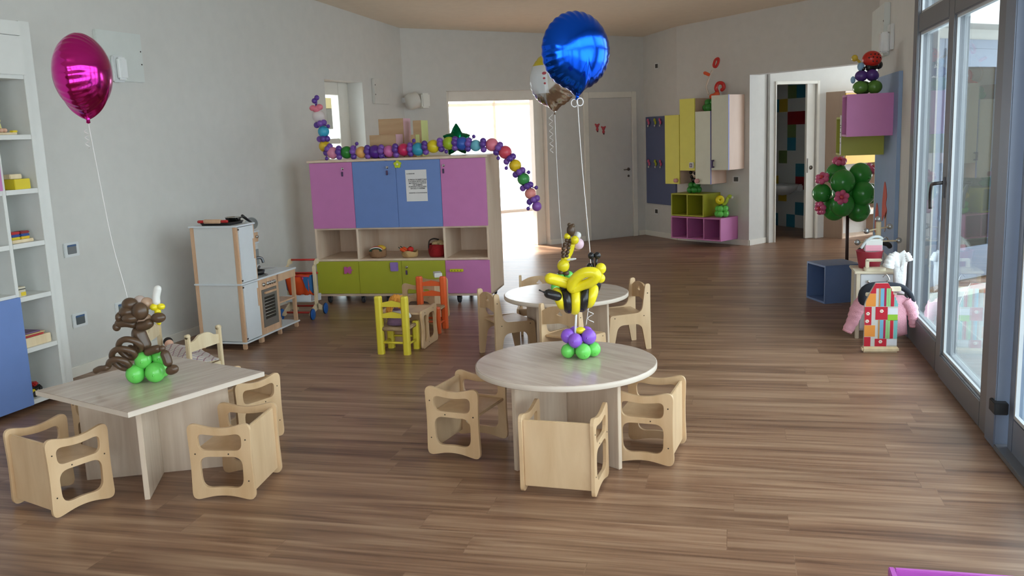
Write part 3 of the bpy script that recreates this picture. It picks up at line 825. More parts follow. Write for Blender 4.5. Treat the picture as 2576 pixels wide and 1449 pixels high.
# toys in the cells
t = thing('rag_doll', 'small doll in a pale yellow dress on the top open shelf of the bookcase', 'doll', bk(-0.13, 0.10, 1.775), BR + 0.4)
b_ = MB(); b_.lathe([(0.002, 0), (0.062, 0.0), (0.05, 0.06), (0.026, 0.12), (0.018, 0.14), (0.004, 0.145)], 18)
b_.build('dress', mat('cream_cloth', (232, 222, 150), 0.9), t)
MB().sphere((0, 0, 0.17), (0.034, 0.034, 0.037)).build('head', mat('doll_skin', (226, 180, 156), 0.8), t)
h_ = MB(); h_.sphere((0, 0.008, 0.182), (0.038, 0.036, 0.034)); h_.sphere((-0.03, 0.0, 0.155), 0.016); h_.sphere((0.03, 0, 0.155), 0.016)
h_.build('hair', mat('pale_hair', (236, 224, 190), 0.9), t)
for sx in (-1, 1):
    a_ = MB(); sausage(a_, [(sx * 0.022, 0, 0.125), (sx * 0.05, -0.01, 0.09), (sx * 0.055, -0.03, 0.065)], 0.011); a_.build('arm', MATS['cream_cloth'], t)
    a_ = MB(); sausage(a_, [(sx * 0.02, -0.04, 0.012), (sx * 0.028, -0.08, 0.012)], 0.013); a_.build('leg', MATS['doll_skin'], t)
t = thing('wooden_tray', 'wooden board with a yellow knob under the doll on the top open shelf', 'tray', bk(-0.075, 0.10, 1.758), BR)
MB().bbox(-0.095, 0.07, -0.07, 0.07, 0.002, 0.015, 0.003).build('board', M_PINE, t)
MB().bbox(0.03, 0.072, -0.075, -0.045, 0.0155, 0.028, 0.004).build('knob', mat('toy_yellow', (232, 206, 40), 0.4), t)
tag(MB().bbox(-0.062, 0.062, -0.05, 0.05, 0, 0.065, 0.003).build('yellow_box', mat('box_yellow', (226, 204, 44), 0.45), None, bk(-0.025, 0.07, 1.415), (0, 0, BR)), 'yellow box on the second open shelf of the bookcase', 'box')
tag(MB().bbox(-0.07, 0.05, -0.06, 0.06, 0, 0.065, 0.003).build('ochre_box', mat('box_ochre', (190, 140, 44), 0.5), None, bk(-0.03, 0.21, 1.415), (0, 0, BR)), 'ochre box behind the yellow box in the bookcase', 'box')
tag(MB().bbox(-0.045, 0.05, -0.035, 0.035, 0, 0.03, 0.004).build('wooden_block_box', M_PINE, None, bk(-0.03, 0.10, 1.481), (0, 0, BR)), 'flat wooden box lying on top of the yellow box', 'box')
t = thing('stacking_toy', 'stacking toy with red, blue and yellow rings on a wooden base in the bookcase', 'toy', bk(-0.05, 0.09, 1.075), BR)
MB().bbox(-0.085, 0.085, -0.04, 0.04, 0, 0.02, 0.003).build('base', M_PINE, t)
for k, (x, cols) in enumerate(((-0.045, ((226, 206, 50), (40, 70, 150), (190, 40, 40))), (0.03, ((230, 190, 40), (40, 80, 150), (150, 40, 40))))):
    for j, c_ in enumerate(cols):
        MB().bbox(x - 0.036, x + 0.036, -0.034, 0.034, 0.021 + j * 0.017, 0.037 + j * 0.017, 0.005).build('ring', mat('ring_%d_%d' % (k, j), c_, 0.4), t)
t = thing('picture_box', 'small cardboard box with a printed yellow corner on the middle shelf of the bookcase', 'box', bk(-0.135, 0.07, 0.735), BR)
MB().bbox(-0.035, 0.035, -0.04, 0.04, 0, 0.062, 0.002).build('body', mat('box_cream', (214, 206, 184), 0.6), t)
MB().box(-0.034, 0.034, -0.0412, -0.0402, 0.044, 0.05).build('printed_stripe', mat('print_dark', (50, 48, 46), 0.6), t)
MB().box(-0.005, 0.034, -0.0412, -0.0402, 0.004, 0.028).build('printed_patch', mat('print_yellow', (224, 196, 50), 0.6), t)
t = thing('puzzle_box', 'open wooden puzzle box filled with flat boards on the lower shelf of the bookcase', 'box', bk(-0.055, 0.11, 0.40), BR)
MB().bbox(-0.115, 0.105, -0.085, 0.085, 0, 0.06, 0.003).build('tray', M_PINE, t)
tops = MB()
for k, (c0, c1, z) in enumerate(((-0.11, 0.06, 0.062), (-0.105, 0.08, 0.071), (-0.09, 0.05, 0.080))):
    MB().bbox(c0, c1, -0.075 + 0.01 * k, 0.07, z, z + 0.008, 0.002).build('board', mat('board_%d' % k, ((196, 60, 60), (210, 180, 130), (120, 90, 130))[k], 0.5), t)
MB().bbox(-0.125, -0.116, -0.06, 0.06, 0.002, 0.05, 0.003).build('handle', mat('toy_red', (190, 34, 34), 0.4), t)
tops.bm.free()
t = thing('toy_forklift', 'yellow toy digger on the bottom shelf of the bookcase', 'toy', bk(-0.135, 0.08, 0.06), BR)
f_ = MB(); f_.bbox(-0.025, 0.035, -0.025, 0.025, 0.02, 0.05, 0.004); f_.bbox(-0.02, 0.01, -0.022, 0.022, 0.05, 0.10, 0.004); f_.build('body', MATS['toy_yellow'], t)
f_ = MB(); f_.bbox(-0.016, 0.006, -0.0235, 0.0235, 0.06, 0.088, 0.003); f_.build('window', mat('toy_black', (28, 26, 26), 0.4), t)
for sx in (-0.012, 0.024):
    for sy in (-0.03, 0.022): MB().cyl((sx, sy, 0.019), (sx, sy + 0.008, 0.019), 0.019, seg=16).build('wheel', MATS['toy_black'], t)
t = thing('toy_car', 'black toy car with a red roof on the bottom shelf of the bookcase', 'toy', bk(-0.02, 0.16, 0.06), BR + 0.3)
MB().bbox(-0.055, 0.055, -0.028, 0.028, 0.014, 0.042, 0.008).build('body', MATS['toy_black'], t)
MB().bbox(-0.025, 0.03, -0.025, 0.025, 0.042, 0.07, 0.01).build('roof', MATS['toy_red'], t)
for sx in (-0.034, 0.034):
    for sy in (-0.034, 0.026): MB().cyl((sx, sy, 0.016), (sx, sy + 0.008, 0.016), 0.016, seg=16).build('wheel', MATS['toy_black'], t)

# ------------------------------------------------------------------ fittings on the left wall
M_PLATE = mat('socket_plate', (226, 228, 228), 0.35)
def socket(s, z, label, inner=(120, 122, 124)):
    t = thing('wall_socket', label, 'socket', Ml @ Vector((s, 0, z)), BR, 'socket plates on the left wall')
    MB().bbox(-0.072, 0.072, -0.011, 0, -0.052, 0.052, 0.004).build('plate', M_PLATE, t)
    MB().bbox(-0.042, 0.042, -0.0135, -0.010, -0.032, 0.034, 0.003).build('socket_insert', mat('insert_%d' % inner[0], inner, 0.4), t)
    MB().bbox(-0.042, 0.042, -0.0142, -0.0132, 0.022, 0.036, 0.001).build('film_strip', mat('film_blue', (70, 100, 140), 0.4), t)
socket(0.19, 0.933, 'upper socket plate on the left wall beside the bookcase')
socket(0.19, 0.41, 'lower socket plate on the left wall beside the bookcase', (90, 96, 98))
socket(0.625, 0.41, 'socket plate on the left wall behind the balloon monkey', (112, 122, 124))
t = thing('wall_panel_box', 'flat grey metal access panel high on the left wall behind the pink balloon', 'panel', Ml @ Vector((0.895, 0, 2.35)), BR)
MB().bbox(-0.245, 0.245, -0.028, 0, -0.19, 0.185, 0.004).build('cover', mat('panel_grey', (220, 224, 220), 0.4), t)
for z in (-0.05, 0.05): MB().cyl((0.225, -0.03, z), (0.225, -0.027, z), 0.006, seg=10).build('screw', M_SCREW, t)
t = thing('emergency_light', 'small white wall lamp right of the pink foil balloon', 'lamp', Ml @ Vector((0.83, 0, 2.25)), BR)
MB().bbox(-0.06, 0.06, -0.06, -0.028, -0.10, 0.10, 0.01).build('housing', M_PLATE, t)
MB().bbox(-0.045, 0.045, -0.105, -0.0605, -0.085, 0.085, 0.015).build('diffuser', mat('lamp_diffuser', (244, 246, 246), 0.15), t)
t = thing('electric_box', 'flat white metal box high on the left wall near the corner', 'panel', Ml @ Vector((5.42, 0, 2.215)), BR)
MB().bbox(-0.21, 0.21, -0.035, 0, -0.15, 0.15, 0.004).build('cover', mat('panel_white', (216, 214, 208), 0.45), t)
for z in (-0.04, 0.075): MB().cyl((-0.185, -0.037, z), (-0.185, -0.034, z), 0.008, seg=10).build('screw', M_SCREW, t)
t = thing('wall_spotlight', 'round white wall spotlight in the corner left of the open doorway', 'lamp', (-4.19, 11.53, 2.11), math.atan2(0.669, 0.743))
MB().bbox(-0.10, -0.02, -0.09, 0.02, -0.02, 0.045, 0.008).build('bracket', M_PLATE, t)
sp_ = MB(); sp_.lathe([(0.01, -0.11), (0.09, -0.10), (0.105, -0.05), (0.105, 0.045), (0.1, 0.05)], 28, M=Matrix.Translation((0.02, -0.13, 0.0)) @ Matrix.Rotation(math.radians(75), 4, 'Y'))
sp_.build('housing', mat('spot_white', (222, 220, 212), 0.4), t)
MB().bbox(0.085, 0.205, -0.24, -0.03, -0.10, 0.09, 0.02).build('lamp_head', mat('spot_front', (240, 238, 230), 0.25), t)

# ------------------------------------------------------------------ toy kitchen
t = thing('toy_kitchen', 'white wooden toy kitchen with fridge, oven, sink and open shelf against the left wall', 'toy kitchen', (-3.84, 6.41, 0), math.radians(90 - 0.9))
# local x = along the front (away from camera), y = toward the wall, z up
M_KW = mat('toy_white', (222, 226, 230), 0.35)
M_KGR = mat('toy_white_side', (216, 216, 214), 0.5)
M_BEECH = wood('beech', (206, 164, 130), (224, 186, 152), (16, 16, 2), 0.4)
Dk = 0.415
MB().bbox(-0.012, 0.275, -0.012, Dk + 0.01, 0.995, 1.008, 0.003).build('fridge_top', M_KW, t)
for x, y in ((0.0, 0.0), (0.0, Dk - 0.03), (0.245, 0.0), (0.245, Dk - 0.03)):
    MB().bbox(x, x + 0.026, y, y + 0.034, 0.0, 0.995, 0.004).build('post', M_BEECH, t)
MB().bbox(0.004, 0.016, 0.034, Dk - 0.03, 0.065, 0.527, 0.001).build('side_panel', M_KGR, t)
MB().bbox(0.004, 0.016, 0.034, Dk - 0.03, 0.541, 0.995, 0.001).build('side_panel', M_KGR, t)
MB().bbox(0.252, 0.264, 0.034, Dk - 0.03, 0.541, 0.995, 0.001).build('side_panel', M_KGR, t)
MB().bbox(0.026, 0.245, Dk - 0.012, Dk - 0.002, 0.06, 0.995, 0.001).build('back_panel', M_KGR, t)
MB().bbox(-0.012, 0.90, -0.012, Dk + 0.005, 0.048, 0.061, 0.003).build('base_board', M_KW, t)
MB().bbox(-0.012, 0.90, -0.014, Dk + 0.005, 0.527, 0.541, 0.003).build('worktop', M_KW, t)
for z0, z1, nm in ((0.545, 0.99, 'fridge_door'), (0.068, 0.523, 'freezer_door')):
    dz = (z1 - z0)
    d_ = MB()
    zc0 = z0 + dz * 0.36 if nm == 'freezer_door' else z0 + dz * 0.34
    zc1 = zc0 + 0.155
    if nm == 'freezer_door': zc0, zc1 = z0 + 0.25, z0 + 0.40
    else: zc0, zc1 = z0 + 0.17, z0 + 0.335
    d_.prism([(0.027, z0), (0.245, z0), (0.245, zc0), (0.225, zc0), (0.225, zc1), (0.245, zc1), (0.245, z1), (0.027, z1)], 0.012, Matrix.Translation((0, -0.006, 0)))
    dd = d_.build(nm, M_KW, t)
    MB().bbox(0.226, 0.25, -0.012, 0.0, zc0 + 0.002, zc1 - 0.002, 0.002).build('handle', M_BEECH, dd)
    for z in (z0 + 0.012, z1 - 0.022): MB().bbox(0.014, 0.03, -0.01, -0.005, z, z + 0.012, 0.001).build('hinge', M_SCREW, dd)
# oven
MB().prism([(0.272, 0.062), (0.578, 0.062), (0.578, 0.526), (0.272, 0.526)], 0.012, Matrix.Translation((0, 0.0, 0)), [[(0.30, 0.115), (0.548, 0.115), (0.548, 0.435), (0.30, 0.435)]]).build('oven_front', M_BEECH, t)
ov = MB(); ov.prism([(0.302, 0.117), (0.546, 0.117), (0.546, 0.433), (0.302, 0.433)], 0.01, Matrix.Translation((0, -0.003, 0)), [[(0.335, 0.18), (0.513, 0.18), (0.513, 0.37), (0.335, 0.37)]])
ovd = ov.build('oven_door', mat('oven_grey', (128, 122, 116), 0.35, 0.3), t)
MB().box(0.335, 0.513, 0.004, 0.007, 0.18, 0.37).build('oven_window', mat('smoked_window', (58, 54, 50), 0.15), ovd)
for z in (0.345, 0.318, 0.29, 0.262, 0.234, 0.206):
    MB().tube([(0.345, 0.001, z), (0.503, 0.001, z)], 0.0022, 8).build('oven_rack', mat('rack_metal', (214, 210, 200), 0.3, 0.5), ovd)
MB().bbox(0.335, 0.515, -0.022, -0.003, 0.398, 0.415, 0.004).build('handle', M_BEECH, ovd)
for x in (0.335, 0.40, 0.437, 0.474, 0.511):
    kb = MB(); kb.cyl((x, 0, 0.478), (x, -0.012, 0.478), 0.0165, seg=20); kb.cyl((x, -0.012, 0.478), (x, -0.02, 0.478), 0.010, seg=16)
    kb.build('knob', mat('silver_knob', (200, 198, 194), 0.22, 0.85), t)
MB().bbox(0.578, 0.90, 0.0, 0.012, 0.46, 0.526, 0.002).build('fascia', M_BEECH, t)
for x in (0.565, 0.865):
    for y in (0.0, Dk - 0.03): MB().bbox(x, x + 0.026, y, y + 0.034, 0.0, 0.527, 0.004).build('post', M_BEECH, t)
MB().bbox(0.262, 0.288, 0.0, 0.034, 0.0, 0.048, 0.003).build('leg', M_BEECH, t)
MB().bbox(0.591, 0.865, 0.0, Dk - 0.01, 0.268, 0.28, 0.002).build('shelf', M_BEECH, t)
MB().bbox(0.272, 0.90, Dk - 0.012, Dk - 0.002, 0.061, 0.527, 0.001).build('back_panel', M_KGR, t)
MB().bbox(0.560, 0.568, 0.03, Dk - 0.012, 0.061, 0.527, 0.001).build('oven_side', M_KGR, t)
# hood wall with small cupboard above the sink
MB().bbox(0.272, 0.90, Dk - 0.012, Dk, 0.541, 0.60, 0.001).build('splash_rail', M_KGR, t)
hp = MB(); hp.bbox(0.276, 0.69, Dk - 0.19, Dk - 0.03, 0.541, 0.785, 0.004); hp.build('rear_panel', M_KGR, t)
MB().bbox(0.272, 0.70, Dk - 0.21, Dk - 0.005, 0.885, 0.898, 0.002).build('rear_shelf', M_KW, t)
MB().bbox(0.276, 0.69, Dk - 0.20, Dk - 0.03, 0.80, 0.885, 0.003).build('upper_cupboard', M_BEECH, t)
MB().cyl((0.655, Dk - 0.20, 0.845), (0.655, Dk - 0.217, 0.845), 0.013).build('knob', MATS['silver_knob'], t)
MB().bbox(0.276, 0.70, Dk - 0.20, Dk - 0.03, 0.786, 0.799, 0.002).build('rear_shelf', M_KW, t)
MB().bbox(0.30, 0.685, Dk - 0.196, Dk - 0.1905, 0.60, 0.735, 0.001).build('splash_panel', mat('splash_grey', (160, 164, 166), 0.3, 0.3), t)
sk = MB(); sk.lathe([(0.001, 0.515), (0.07, 0.518), (0.082, 0.545), (0.095, 0.547), (0.095, 0.543)], 32, (0.42, 0.105, 0)); sk.build('sink', mat('steel', (150, 150, 150), 0.2, 0.95), t)
fc = MB(); fc.tube(smooth_path([(0.56, 0.195, 0.541), (0.56, 0.197, 0.63), (0.57, 0.18, 0.668), (0.60, 0.15, 0.664), (0.61, 0.14, 0.625)], 6), 0.0125, 12); fc.build('tap', mat('tap_grey', (120, 122, 126), 0.3, 0.7), t)
hb_ = MB(); hb_.lathe([(0.001, 0.542), (0.08, 0.542), (0.08, 0.546), (0.001, 0.547)], 32, (0.76, 0.20, 0)); hb_.build('hob_plate', mat('hob_white', (196, 196, 194), 0.3), t)
KT = Matrix.Translation((-3.84, 6.41, 0)) @ Matrix.Rotation(math.radians(89.1), 4, 'Z')
def kt(x, y, z): return KT @ Vector((x, y, z))
KR = math.radians(89.1)
# things on the toy kitchen
t = thing('baking_tray', 'black toy baking tray lying on top of the toy fridge', 'tray', kt(0.13, 0.20, 1.008), KR)
by = MB(); by.prism(round_poly([(-0.10, -0.13), (0.10, -0.13), (0.10, 0.13), (-0.10, 0.13)], 0.02), 0.004, Matrix.Rotation(PI / 2, 4, 'X') @ Matrix.Translation((0, 0.002, 0)) if False else Matrix(((1, 0, 0, 0), (0, 0, 1, 0), (0, 1, 0, 0.001), (0, 0, 0, 1))))
by.build('tray_bottom', mat('black_tin', (26, 26, 28), 0.35), t)
rm_ = MB(); rp = round_poly([(-0.105, -0.135), (0.105, -0.135), (0.105, 0.135), (-0.105, 0.135)], 0.022)
rm_.tube([(p[0], p[1], 0.018) for p in rp], 0.005, 8, closed=True)
ri = [(p[0] * 0.96, p[1] * 0.97, 0.004) for p in rp]; n_ = len(rp)
rm_._add(ri + [(p[0], p[1], 0.02) for p in rp], [(i, (i + 1) % n_, n_ + (i + 1) % n_, n_ + i) for i in range(n_)])
rm_.build('tray_rim', MATS['black_tin'], t)
t = thing('rolling_pin', 'toy rolling pin with red handles lying across the black tray', 'rolling pin', kt(0.03, 0.22, 1.041), KR)
RX = Matrix.Rotation(PI / 2, 4, 'X')
MB().lathe([(0.001, -0.075), (0.016, -0.075), (0.018, -0.07), (0.018, 0.07), (0.016, 0.075), (0.001, 0.075)], 20, M=RX).build('roller', M_BEECH, t)
for s_ in (-1, 1): MB().lathe([(0.006, s_ * 0.075), (0.012, s_ * 0.082), (0.0125, s_ * 0.125), (0.009, s_ * 0.135), (0.001, s_ * 0.137)][::s_], 16, M=RX).build('handle', mat('toy_red', (190, 34, 34)), t)
t = thing('toy_saucepan', 'shiny silver toy pan lid resting behind the rolling pin on the toy fridge', 'pan', kt(0.17, 0.12, 1.03), KR)
MB().lathe([(0.001, 0.0), (0.055, 0.0), (0.062, 0.03), (0.066, 0.031), (0.066, 0.034), (0.058, 0.034), (0.05, 0.004), (0.001, 0.004)], 28).build('pan_body', mat('chrome', (214, 214, 212), 0.12, 1.0), t)
MB().bbox(-0.012, 0.012, -0.115, -0.064, 0.026, 0.034, 0.003).build('handle', MATS['black_tin'], t)
t = thing('frying_pan', 'black-handled toy pan leaning on the small shelf behind the toy fridge', 'pan', kt(0.60, 0.26, 0.899), KR)
MB().tube([(0.045, -0.02, 0.068), (-0.105, -0.025, 0.144)], [0.010, 0.013], 12).build('handle', MATS['black_tin'], t)
pb = MB(); pb.lathe([(0.001, 0), (0.055, 0.0), (0.066, 0.02), (0.062, 0.02), (0.052, 0.004), (0.001, 0.004)], 28, M=Matrix.Translation((0.075, 0.0, 0.057)) @ Vector((0, 0, 1)).rotation_difference(Vector((-0.8, -0.55, 0.2))).to_matrix().to_4x4() @ Matrix.Scale(0.84, 4))
pb.build('pan_body', mat('pan_grey', (176, 178, 178), 0.3, 0.6), t)
def pot(loc, label, r, h):
    t = thing('toy_pot', label, 'pot', loc, KR)
    MB().lathe([(0.001, 0.0), (r * 0.9, 0), (r, 0.008), (r, h), (r * 1.06, h + 0.003), (r * 0.95, h + 0.003), (r * 0.93, 0.006), (0.001, 0.005)], 26).build('pot_body', MATS['chrome'], t)
    for s_ in (-1, 1): MB().bbox(s_ * r * 1.0 - 0.012, s_ * r * 1.0 + 0.012, -0.012, 0.012, h - 0.012, h - 0.004, 0.002).build('handle', MATS['black_tin'], t)
    MB().lathe([(r * 0.94, h + 0.004), (r * 0.6, h + 0.016), (0.012, h + 0.02), (0.012, h + 0.036), (0.001, h + 0.038)][::1], 26).build('lid', MATS['black_tin'], t)
pot(kt(0.665, 0.08, 0.061), 'small steel toy pot with black lid on the bottom board of the toy kitchen', 0.038, 0.06)
t = thing('toy_pan', 'dark toy pan sitting in the sink of the toy kitchen', 'pan', kt(0.42, 0.10, 0.548), KR + 0.4)
MB().lathe([(0.001, 0.002), (0.06, 0.002), (0.07, 0.038), (0.066, 0.038), (0.056, 0.006), (0.001, 0.006)], 28).build('pan_body', MATS['black_tin'], t)
MB().tube([(0.068, 0, 0.034), (0.20, 0, 0.042)], [0.009, 0.011], 10).build('handle', mat('tap_grey', (120, 122, 126)), t)
tag(MB().bbox(-0.06, 0.06, -0.05, 0.05, 0, 0.03, 0.008).build('green_tray', mat('dark_green', (40, 110, 60), 0.5), None, kt(0.68, 0.16, 0.28), (0, 0, KR)), 'green toy tray on the open shelf of the toy kitchen', 'tray')

# ------------------------------------------------------------------ doll pushcart beside the kitchen
t = thing('doll_cart', 'wooden pushcart with orange cloth bag, red bars and blue wheels left of the cabinet', 'cart', (-3.85, 7.73, 0), math.radians(2))
for sx in (0.0, -0.27):
    fr_ = MB()
    fr_.prism(round_poly([(-0.022, 0.07), (0.022, 0.07), (0.022, 0.49), (-0.10, 0.50), (-0.10, 0.545), (-0.022, 0.545)][::1], [0.005, 0.005, 0.03, 0.01, 0.01, 0.06], 6), 0.018,
              Matrix(((0, -1, 0, sx + 0.009), (-1, 0, 0, 0), (0, 0, 1, 0), (0, 0, 0, 1))))
    fr_.prism(round_poly([(-0.165, 0.035), (-0.13, 0.035), (0, 0.075), (0.13, 0.035), (0.165, 0.035), (0.165, 0.06), (0.03, 0.125), (-0.03, 0.125), (-0.165, 0.06)], 0.012, 4), 0.018,
              Matrix(((0, -1, 0, sx + 0.009), (-1, 0, 0, 0), (0, 0, 1, 0), (0, 0, 0, 1))))
    fr_.build('side_frame', M_PINE, t)
    for y in (-0.148, 0.148):
        w_ = MB(); ox = sx + (0.012 if sx == 0 else -0.030)
        w_.lathe([(0.001, -0.009), (0.046, -0.009), (0.052, -0.006), (0.052, 0.006), (0.046, 0.009), (0.001, 0.009)], 28, M=Matrix.Translation((ox + 0.009, y, 0.052)) @ Matrix.Rotation(PI / 2, 4, 'Y'))
        wh = w_.build('wheel', mat('toy_blue', (30, 96, 176), 0.45), t)
        MB().torus((ox + 0.009, y, 0.052), 0.049, 0.0062, Matrix.Rotation(PI / 2, 3, 'Y'), 32, 8).build('tyre', mat('dark_navy', (24, 34, 62), 0.6), wh)
M_RED = mat('red_paint', (196, 48, 40), 0.4)
for (y, z) in ((0.08, 0.535), (0.10, 0.405), (-0.10, 0.405), (-0.10, 0.06), (0.10, 0.085)):
    MB().tube([(-0.26, y, z), (-0.01, y, z)], 0.0095, 12).build('bar', M_RED, t)
bag = MB(); vs = []; fs = []; N = 14
for i in range(N + 1):
    for j in range(N + 1):
        v = j / N * 2 - 1
        x = -0.25 + 0.225 * i / N
        y = v * 0.10
        z = 0.405 - 0.19 * (1 - abs(v) ** 2.6) + 0.008 * math.sin(i * 1.3 + j * 0.7)
        vs.append((x, y, z))
for i in range(N):
    for j in range(N): a_ = i * (N + 1) + j; fs.append((a_, a_ + 1, a_ + N + 2, a_ + N + 1))
bag._add(vs, fs, smooth=True)
bo = bag.build('cloth_bag', mat('orange_cloth', (240, 88, 34), 0.85), t)
md = bo.modifiers.new('thickness', 'SOLIDIFY'); md.thickness = 0.004
for x in (-0.024, -0.252):
    e_ = MB(); e_.prism([(-0.10, 0.405), (0.10, 0.405), (0.07, 0.27), (0, 0.222), (-0.07, 0.27)], 0.004, Matrix(((0, -1, 0, x), (-1, 0, 0, 0), (0, 0, 1, 0), (0, 0, 0, 1))))
    e_.build('end_flap', mat('blue_cloth', (46, 104, 160), 0.85), t)
fl_ = MB(); fl_.prism([(-0.085, 0.412), (-0.022, 0.40), (-0.022, 0.26), (-0.05, 0.30)], 0.004, Matrix.Translation((0, -0.106, 0))); fl_.build('end_flap', MATS['blue_cloth'], t)
MB().sphere((-0.075, -0.108, 0.385), (0.01, 0.005, 0.01)).build('button', mat('button_pink', (220, 50, 110), 0.4), t)
MB().bbox(-0.262, -0.008, -0.12, 0.12, 0.15, 0.158, 0.002, Matrix.Rotation(math.radians(-5), 4, 'X')).build('tray', M_KW, t)
for y in (-0.12, 0.112): MB().bbox(-0.262, -0.008, y, y + 0.008, 0.15, 0.215, 0.002, Matrix.Rotation(math.radians(-5), 4, 'X')).build('tray_side', M_KW, t)

# ------------------------------------------------------------------ colourful cabinet on castors
M_MAPLE = wood('maple_melamine', (222, 194, 168), (234, 212, 190), (10, 10, 1.6), 0.4)
CAB_O, CAB_R = (-4.122, 8.356), math.radians(2.48)
CB = Matrix.Translation((*CAB_O, 0)) @ Matrix.Rotation(CAB_R, 4, 'Z')
def cbp(x, y, z): return CB @ Vector((x, y, z))
t = thing('storage_cabinet', 'large rolling cabinet with pink, blue and lime doors and open middle shelves', 'cabinet', (*CAB_O, 0), CAB_R)
cab = t
Dc = 0.61
for x0, x1 in ((0, 0.022), (1.778, 1.80)):
    MB().bbox(x0, x1, 0, Dc, 0.08, 1.425, 0.002).build('side_panel', M_MAPLE, t)
for x in (0.45, 1.35):
    MB().bbox(x - 0.011, x + 0.011, 0.002, Dc - 0.01, 0.105, 1.425, 0.002).build('divider', M_MAPLE, t)
MB().bbox(-0.025, 1.82, -0.022, Dc + 0.005, 1.427, 1.449, 0.003).build('top_board', M_MAPLE, t)
MB().bbox(0, 1.80, 0, Dc, 0.08, 0.104, 0.002).build('base_board', M_MAPLE, t)
for z in (0.437, 0.755):
    MB().bbox(0.022, 1.778, 0.001, Dc - 0.01, z, z + 0.021, 0.002).build('shelf', M_MAPLE, t)
MB().box(0.022, 1.778, Dc - 0.008, Dc, 0.104, 1.425).build('back_panel', M_MAPLE, t)
cols = {'p': M_PINK, 'b': M_BLUE, 'g': M_LIME}
ud = []; ld = []
for i, k in enumerate('pbbp'):
    d_ = MB().bbox(0.45 * i + 0.0012, 0.45 * (i + 1) - 0.0012, -0.019, -0.001, 0.772, 1.424, 0.0025).build('door', cols[k], t)
    d_['label'] = {'p': 'pink upper door', 'b': 'blue upper door'}[k]; ud.append(d_)
for i, k in enumerate('gggp'):
    d_ = MB().bbox(0.45 * i + 0.0012, 0.45 * (i + 1) - 0.0012, -0.019, -0.001, 0.108, 0.436, 0.0025).build('door', cols[k], t)
    d_['label'] = {'p': 'pink lower door', 'g': 'lime green lower door'}[k]; ld.append(d_)
M_CHR = MATS['chrome']
def lock(x, z, door):
    l_ = MB(); l_.cyl((x, -0.019, z), (x, -0.026, z), 0.013); l_.bbox(x - 0.003, x + 0.003, -0.05, -0.026, z - 0.012, z + 0.012, 0.001)
    l_.tube([(x - 0.002, -0.04, z), (x + 0.02, -0.045, z + 0.004)], 0.006, 10)
    l_.build('key_lock', M_CHR, door)
    g_ = MB(); g_.bbox(x - 0.010, x + 0.010, -0.042, -0.038, z - 0.075, z - 0.03, 0.002); g_.build('key_tag', mat('tag_dark', (84, 60, 96), 0.4), door)
lock(0.352, 1.362, ud[0]); lock(0.815, 1.362, ud[1]); lock(1.385, 1.362, ud[3]); lock(0.955, 0.375, ld[2])
fp = []
for k in range(60):
    a_ = 2 * PI * k / 60; r_ = 0.028 + 0.011 * abs(math.cos(2.5 * (a_ - PI / 2))); fp.append((0.925 + r_ * math.cos(a_), 1.388 + r_ * math.sin(a_)))
fo = MB().prism(fp, 0.018, Matrix.Translation((0, -0.038, 0))).build('flower_knob', mat('lime_plastic', (190, 206, 40), 0.35), ud[2])
MB().sphere((0.925, -0.038, 1.388), (0.011, 0.004, 0.011)).build('flower_centre', mat('white_plastic', (236, 236, 220), 0.35), ud[2])
pz = [(0.30, 0.315), (0.325, 0.315), (0.328, 0.327), (0.342, 0.327), (0.345, 0.315), (0.37, 0.315), (0.37, 0.34), (0.382, 0.343), (0.382, 0.357), (0.37, 0.36), (0.37, 0.385), (0.345, 0.385), (0.342, 0.374), (0.328, 0.374), (0.325, 0.385), (0.30, 0.385)]
MB().prism(round_poly(pz, 0.003, 2), 0.018, Matrix.Translation((0, -0.038, 0))).build('puzzle_knob', mat('pink_plastic', (190, 90, 150), 0.35), ld[0])
MB().bbox(0.785, 0.868, -0.038, -0.019, 0.335, 0.425, 0.006).build('square_knob', mat('lilac_plastic', (152, 120, 190), 0.4), ld[1])
yb = MB().bbox(1.398, 1.535, -0.040, -0.022, 0.325, 0.352, 0.004).build('bar_handle', mat('yellow_plastic', (214, 210, 40), 0.4), ld[3])
db = MB()
for x in (1.42, 1.45, 1.48, 1.51): db.sphere((x, -0.0405, 0.3385), (0.006, 0.003, 0.006), 10, 6)
db.build('dots', mat('dot_olive', (140, 140, 30), 0.4), ld[3])
for x in (0.09, 0.45, 0.72, 1.08, 1.46, 1.72):
    for y in (0.06, 0.54):
        if y > 0.5 and x in (0.45, 0.72, 1.08): continue
        c_ = MB()
        c_.lathe([(0.001, -0.014), (0.03, -0.014), (0.034, -0.009), (0.034, 0.009), (0.03, 0.014), (0.001, 0.014)], 24, M=Matrix.Translation((x, y, 0.0345)) @ Matrix.Rotation(PI / 2, 4, 'Y'))
        cs = c_.build('caster', mat('caster_black', (44, 46, 52), 0.5), t)
        f_ = MB(); f_.bbox(x - 0.022, x - 0.0165, y - 0.018, y + 0.018, 0.03, 0.08, 0.002); f_.bbox(x + 0.0165, x + 0.022, y - 0.018, y + 0.018, 0.03, 0.08, 0.002); f_.bbox(x - 0.022, x + 0.022, y - 0.02, y + 0.02, 0.072, 0.08, 0.002)
        f_.build('fork', mat('tap_grey', (120, 122, 126)), cs)
